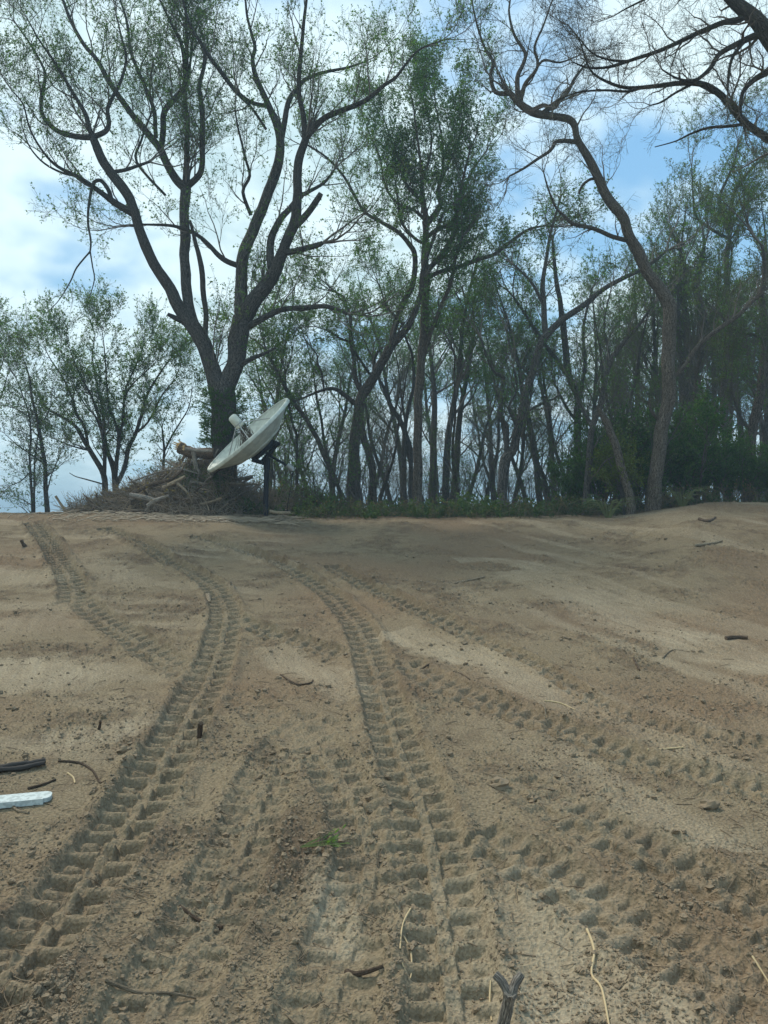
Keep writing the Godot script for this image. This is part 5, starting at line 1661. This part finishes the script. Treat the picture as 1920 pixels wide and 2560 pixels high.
func scatter_litter() -> void:
	rng.seed = 6060
	# crumbs of soil
	var lumps := [lump_mesh(1), lump_mesh(2), lump_mesh(3)]
	var xf := [[], [], []]
	var made := 0
	for i in 95000:
		var f := rng.randf()
		var d := 2.0 / (1.0 - f * 0.86)
		var x := rng.randf_range(-0.56, 0.56) * d
		var h := soil(x, -d)
		var n := n_patch.get_noise_2d(x * 0.9 + 20.0, d * 0.9)
		if rng.randf() > out_crumb * 0.85 + n * 0.5:
			continue
		var s := 0.0024 * pow(rng.randf(), -0.36)
		s = minf(s, 0.013) * (0.9 + d * 0.10)
		var b := Basis.from_euler(Vector3(rng.randf() * 0.6, rng.randf() * TAU, rng.randf() * 0.6)).scaled_local(Vector3(s * rng.randf_range(0.8, 1.4), s, s))
		xf[rng.randi() % 3].append(Transform3D(b, Vector3(x, h + s * 0.3, -d)))
		made += 1
	print("clods ", made)
	var cl := thing("soil_crumbs", Vector3.ZERO, "loose crumbs of brown soil strewn over the graded slope", "soil")
	cl.set_meta("kind", "stuff")
	for i in 3:
		copies("crumbs", lumps[i], mats.clod, xf[i], cl)
	# clods big enough to point at
	for e in [[1080, 1713, 0.045, "round soil clod alone on the smooth slope between the tracks"], [1532, 1757, 0.04, "flattish soil clod lying on the smooth ground at the right"], [572, 1216, 0.07, "dark soil clod beside the far end of the right main track"], [268, 1630, 0.035, "soil clod on the rough ground near the curved twig"], [1225, 1747, 0.03, "soil clod pressed into the worn track at the right"], [1150, 1735, 0.03, "soil clod at the start of the worn track at the right"]]:
		var g := on_ground(e[0], e[1])
		g.y = soil(g.x, g.z) + e[2] * 0.35
		var o := part("dirt_clod", lumps[rng.randi() % 3], mats.clod, self)
		o.position = g
		o.scale = Vector3(1.2, 0.9, 1.0) * float(e[2])
		tag(o, e[3], "clod")
	# twigs too small to count
	var tw := MB.new()
	for i in 4200:
		var f := rng.randf()
		var d := 2.1 / (1.0 - f * 0.87)
		var x := rng.randf_range(-0.55, 0.55) * d
		if n_crumb.get_noise_2d(x * 2.0, d * 2.0) < -0.1:
			continue
		var a := rng.randf() * TAU
		var l := rng.randf_range(0.02, 0.11) * (0.7 + d * 0.08)
		var r := rng.randf_range(0.0010, 0.0024) * (0.8 + d * 0.07)
		var p0 := Vector3(x, soil(x, -d) + r, -d)
		if out_pale > 0.35 and rng.randf() < 0.75:
			continue
		var x1 := x + cos(a) * l
		var z1 := -d + sin(a) * l
		var p1 := Vector3(x1, soil(x1, z1) + r + rng.randf() * 0.008, z1)
		tw.tube(PackedVector3Array([p0, (p0 + p1) * 0.5 + Vector3(rng.randf_range(-0.1, 0.1), 0.03, rng.randf_range(-0.1, 0.1)) * l, p1]), PackedFloat32Array([r, r, r * 0.6]), 4, 0.0, false)
	var tl := part("twig_litter", tw.mesh(), mats.litter, self)
	tag(tl, "small broken twigs scattered over the bare soil", "twigs", "", "stuff")
	# sticks one can point at: label, line in full-view pixels, radius, end radius, material, lift
	var sticks := [
		["forked grey stick end standing up from the soil near the curved straw root", [1068, 2230, 1095, 2180, 1102, 2140], 0.024, 0.020, "dead_grey"],
		["long curved straw-coloured root on the smooth soil", [1268, 2030, 1284, 2070, 1278, 2112, 1300, 2150, 1316, 2225], 0.0055, 0.004, "straw"],
		["thin bent straw beside the right main track", [888, 1962, 870, 2000, 864, 2055], 0.0035, 0.003, "straw"],
		["kinked straw in the crumbled end of the right main track", [872, 2015, 888, 2040, 886, 2090, 868, 2080], 0.0035, 0.003, "straw"],
		["reddish brown root half buried at the edge of the main track", [748, 2072, 775, 2088, 828, 2090], 0.011, 0.007, "dead_dark"],
		["long pale twig lying across the worn track", [228, 2138, 300, 2140, 360, 2136, 424, 2130], 0.007, 0.004, "dead"],
		["forked twig lying between the two main tracks", [388, 1952, 430, 1970, 480, 1982], 0.006, 0.009, "dead_dark"],
		["thin straight twig with pale tip between the main tracks", [338, 1978, 370, 1980, 398, 1980], 0.004, 0.003, "dead"],
		["dark stub of root sticking out of the left main track", [430, 1592, 432, 1575, 434, 1562], 0.020, 0.016, "dead_dark"],
		["dark root stub standing on the far left slope", [58, 1182, 50, 1175, 46, 1166], 0.035, 0.025, "dead_dark"],
		["curved dark twig hooking over the left slope", [126, 1650, 170, 1652, 200, 1668, 215, 1690, 228, 1696], 0.007, 0.005, "dead_dark"],
		["pale chip of wood on the bend of the left main track", [449, 1290, 452, 1300], 0.03, 0.025, "dead"],
		["long pale stick lying flat on the middle of the slope", [888, 1264, 970, 1263, 1010, 1257, 1048, 1250], 0.014, 0.008, "dead"],
		["short thick stick on the slope at the far right", [1568, 1380, 1595, 1378, 1615, 1380], 0.022, 0.018, "dead_dark"],
		["bent twig standing in the pale swipe of soil", [1160, 1522, 1176, 1540, 1178, 1552], 0.006, 0.005, "dead"],
		["straight straw beside the zigzag track", [1176, 1517, 1210, 1520, 1242, 1530], 0.006, 0.004, "straw"],
		["pale stick lying along the zigzag track", [1398, 1618, 1440, 1616, 1476, 1615], 0.007, 0.005, "straw"],
		["thin hooked twig between the two main tracks upslope", [606, 1455, 640, 1486, 670, 1484, 676, 1475], 0.007, 0.006, "dead_dark"],
		["dark twig leaning on the slope at the right", [1368, 1425, 1375, 1440, 1382, 1448], 0.008, 0.007, "dead_dark"],
		["forked thin twig lying on the pale band of soil", [1432, 1422, 1452, 1400, 1490, 1403], 0.007, 0.005, "dead"],
		["knotty twig on the right bank", [1500, 1182, 1540, 1172, 1560, 1170], 0.025, 0.018, "dead"],
		["dark root end lying on the right bank", [1510, 1126, 1530, 1128, 1545, 1122], 0.03, 0.02, "dead_dark"],
		["small dark stick in the pale swipe of soil", [905, 1444, 925, 1440, 946, 1436], 0.009, 0.006, "dead_dark"],
		["dark twig bent over the pale swipe of soil", [968, 1470, 985, 1462, 1015, 1478], 0.007, 0.005, "dead_dark"],
		["short pale stick in the worn upper track", [960, 1352, 968, 1358, 976, 1364], 0.012, 0.010, "dead"],
		["dark upright root in the zigzag of the left slope", [212, 1574, 216, 1566, 217, 1558], 0.010, 0.008, "dead_dark"],
		["crumbled stick along the lower right track", [1350, 1868, 1385, 1890, 1400, 1892], 0.009, 0.007, "dead"],
		["fine straw standing in the corner by the worn track", [1625, 2090, 1640, 2105, 1665, 2130], 0.004, 0.003, "straw"],
		["dark splinter lying below the white trim board", [60, 1705, 95, 1696, 120, 1686], 0.008, 0.006, "dead_dark"],
		["bent straw on the rough ground beside the charred plank", [146, 1672, 158, 1680, 162, 1692], 0.005, 0.004, "straw"],
		["curved twig hanging over the white trim board", [22, 1725, 28, 1742, 42, 1752, 62, 1756], 0.009, 0.008, "dead"],
		["straw stalk near the straw-coloured root and forked stick", [1060, 2112, 1058, 2140, 1062, 2172], 0.0035, 0.003, "straw"],
	]
	for e in sticks:
		var r: float = e[2]
		var pts := ground_line(e[1], r)
		var called := "stick"
		if "stub" in e[0] or "upright" in e[0] or "standing up" in e[0]:
			# these stand out of the soil
			var b0: Vector3 = pts[0]
			var k := b0.z
			for i in pts.size():
				var vv: float = e[1][i * 2]
				var vy: float = e[1][i * 2 + 1]
				pts[i] = px(vv * 1.15732, vy * 1.15732, -k - 0.04 * i)
			pts[0].y = soil(pts[0].x, pts[0].z) - 0.03
		var base: Vector3 = pts[0]
		var rel := []
		for p in pts:
			rel.append(p - base)
		var o := part(called, stick_mesh(rel, e[2], e[3], 8), mats[e[4]], self)
		o.position = base
		tag(o, e[0], "stick")
		if "forked grey" in e[0]:
			var tip: Vector3 = rel[rel.size() - 1]
			o.name = "driftwood_stick"
			for s in [-1.0, 1.0]:
				var fm := stick_mesh([tip - Vector3(0, 0.02, 0), tip + Vector3(s * 0.02, 0.012, -0.02), tip + Vector3(s * 0.042, 0.03, -0.035)], 0.017, 0.012, 8)
				part("fork", fm, mats.dead_grey, o)
	# white trim board
	var a := on_ground(-60, 1742)
	var b := on_ground(112, 1724)
	a.y = soil(a.x, a.z); b.y = soil(b.x, b.z)
	var mid := (a + b) * 0.5
	var wb := thing("trim_board", mid, "white painted trim board lying on the soil at the left", "board")
	var dr := (b - a).normalized()
	var bs := Basis(dr, Vector3.UP, dr.cross(Vector3.UP)).orthonormalized()
	var m := MB.new()
	var ln := a.distance_to(b)
	var plan := PackedVector2Array([Vector2(-ln * 0.5, -0.055), Vector2(-ln * 0.5, 0.055)])
	for k in 7:
		plan.append(Vector2(ln * 0.5 - 0.03 + 0.03 * sin(k / 6.0 * PI * 0.5), 0.025 + 0.03 * cos(k / 6.0 * PI * 0.5)))
	for k in 7:
		plan.append(Vector2(ln * 0.5 - 0.045 + 0.045 * cos(k / 6.0 * PI * 0.5), -0.01 - 0.045 * sin(k / 6.0 * PI * 0.5)))
	var cen := bs * Vector3(0, 0.030, 0)
	for k in plan.size():
		var q0 := plan[k]
		var q1 := plan[(k + 1) % plan.size()]
		var t0 := bs * Vector3(q0.x, 0.026, q0.y); var t1 := bs * Vector3(q1.x, 0.026, q1.y)
		m.tri(cen, t1, t0)
		m.quad(t0, t1, bs * Vector3(q1.x, 0.004, q1.y), bs * Vector3(q0.x, 0.004, q0.y))
	part("face", m.mesh(), mats.white_board, wb)
	m = MB.new()
	m.box(Transform3D(bs, bs * Vector3(-0.02, 0.012, 0.062)), Vector3(ln * 0.93, 0.030, 0.010))
	part("lip", m.mesh(), mats.white_board, wb)
	# charred plank
	a = on_ground(-50, 1682)
	b = on_ground(100, 1657)
	a.y = soil(a.x, a.z); b.y = soil(b.x, b.z)
	mid = (a + b) * 0.5
	var cp := thing("charred_plank", mid, "blackened charred plank lying behind the white trim board", "plank")
	ln = a.distance_to(b)
	dr = (b - a).normalized()
	bs = Basis(dr, Vector3.UP, dr.cross(Vector3.UP)).orthonormalized()
	for k in 3:
		var pts := []
		for i in 7:
			pts.append(bs * Vector3(ln * (i / 6.0 - 0.5) * rng.randf_range(0.94, 1.0), 0.02 + rng.randf_range(-0.006, 0.006) + (0.012 if k == 1 else 0.0), (k - 1) * 0.028 + rng.randf_range(-0.004, 0.004)))
		part("char_strip", stick_mesh(pts, 0.015, 0.013, 6), mats.char, cp)
	# torn weed in the middle
	var g := on_ground(672, 1850)
	g.y = soil(g.x, g.z) + 0.01
	var tornw := thing("torn_weed", g, "pulled-up green weed lying between the two main tracks", "weed")
	m = MB.new()
	m.colored = true
	for k in 9:
		var an := rng.randf_range(-0.6, 1.0)
		var dir := Vector3(cos(an), rng.randf_range(0.05, 0.3), -sin(an) * 0.8).normalized()
		var l := rng.randf_range(0.08, 0.2)
		twig_bit(m, Vector3(-0.05, 0.005, 0), dir * l, 0.003, 0.0015, Color(0.36, 0.37, 0.18))
		for q in 3:
			leaf(m, dir * l * rng.randf_range(0.5, 1.0), (dir + rand_dir() * 0.6).normalized(), rand_dir(), 0.035, 0.010, Color(0.20, 0.27, 0.09))
	part("stalks", m.mesh(), mats.leaf, tornw)
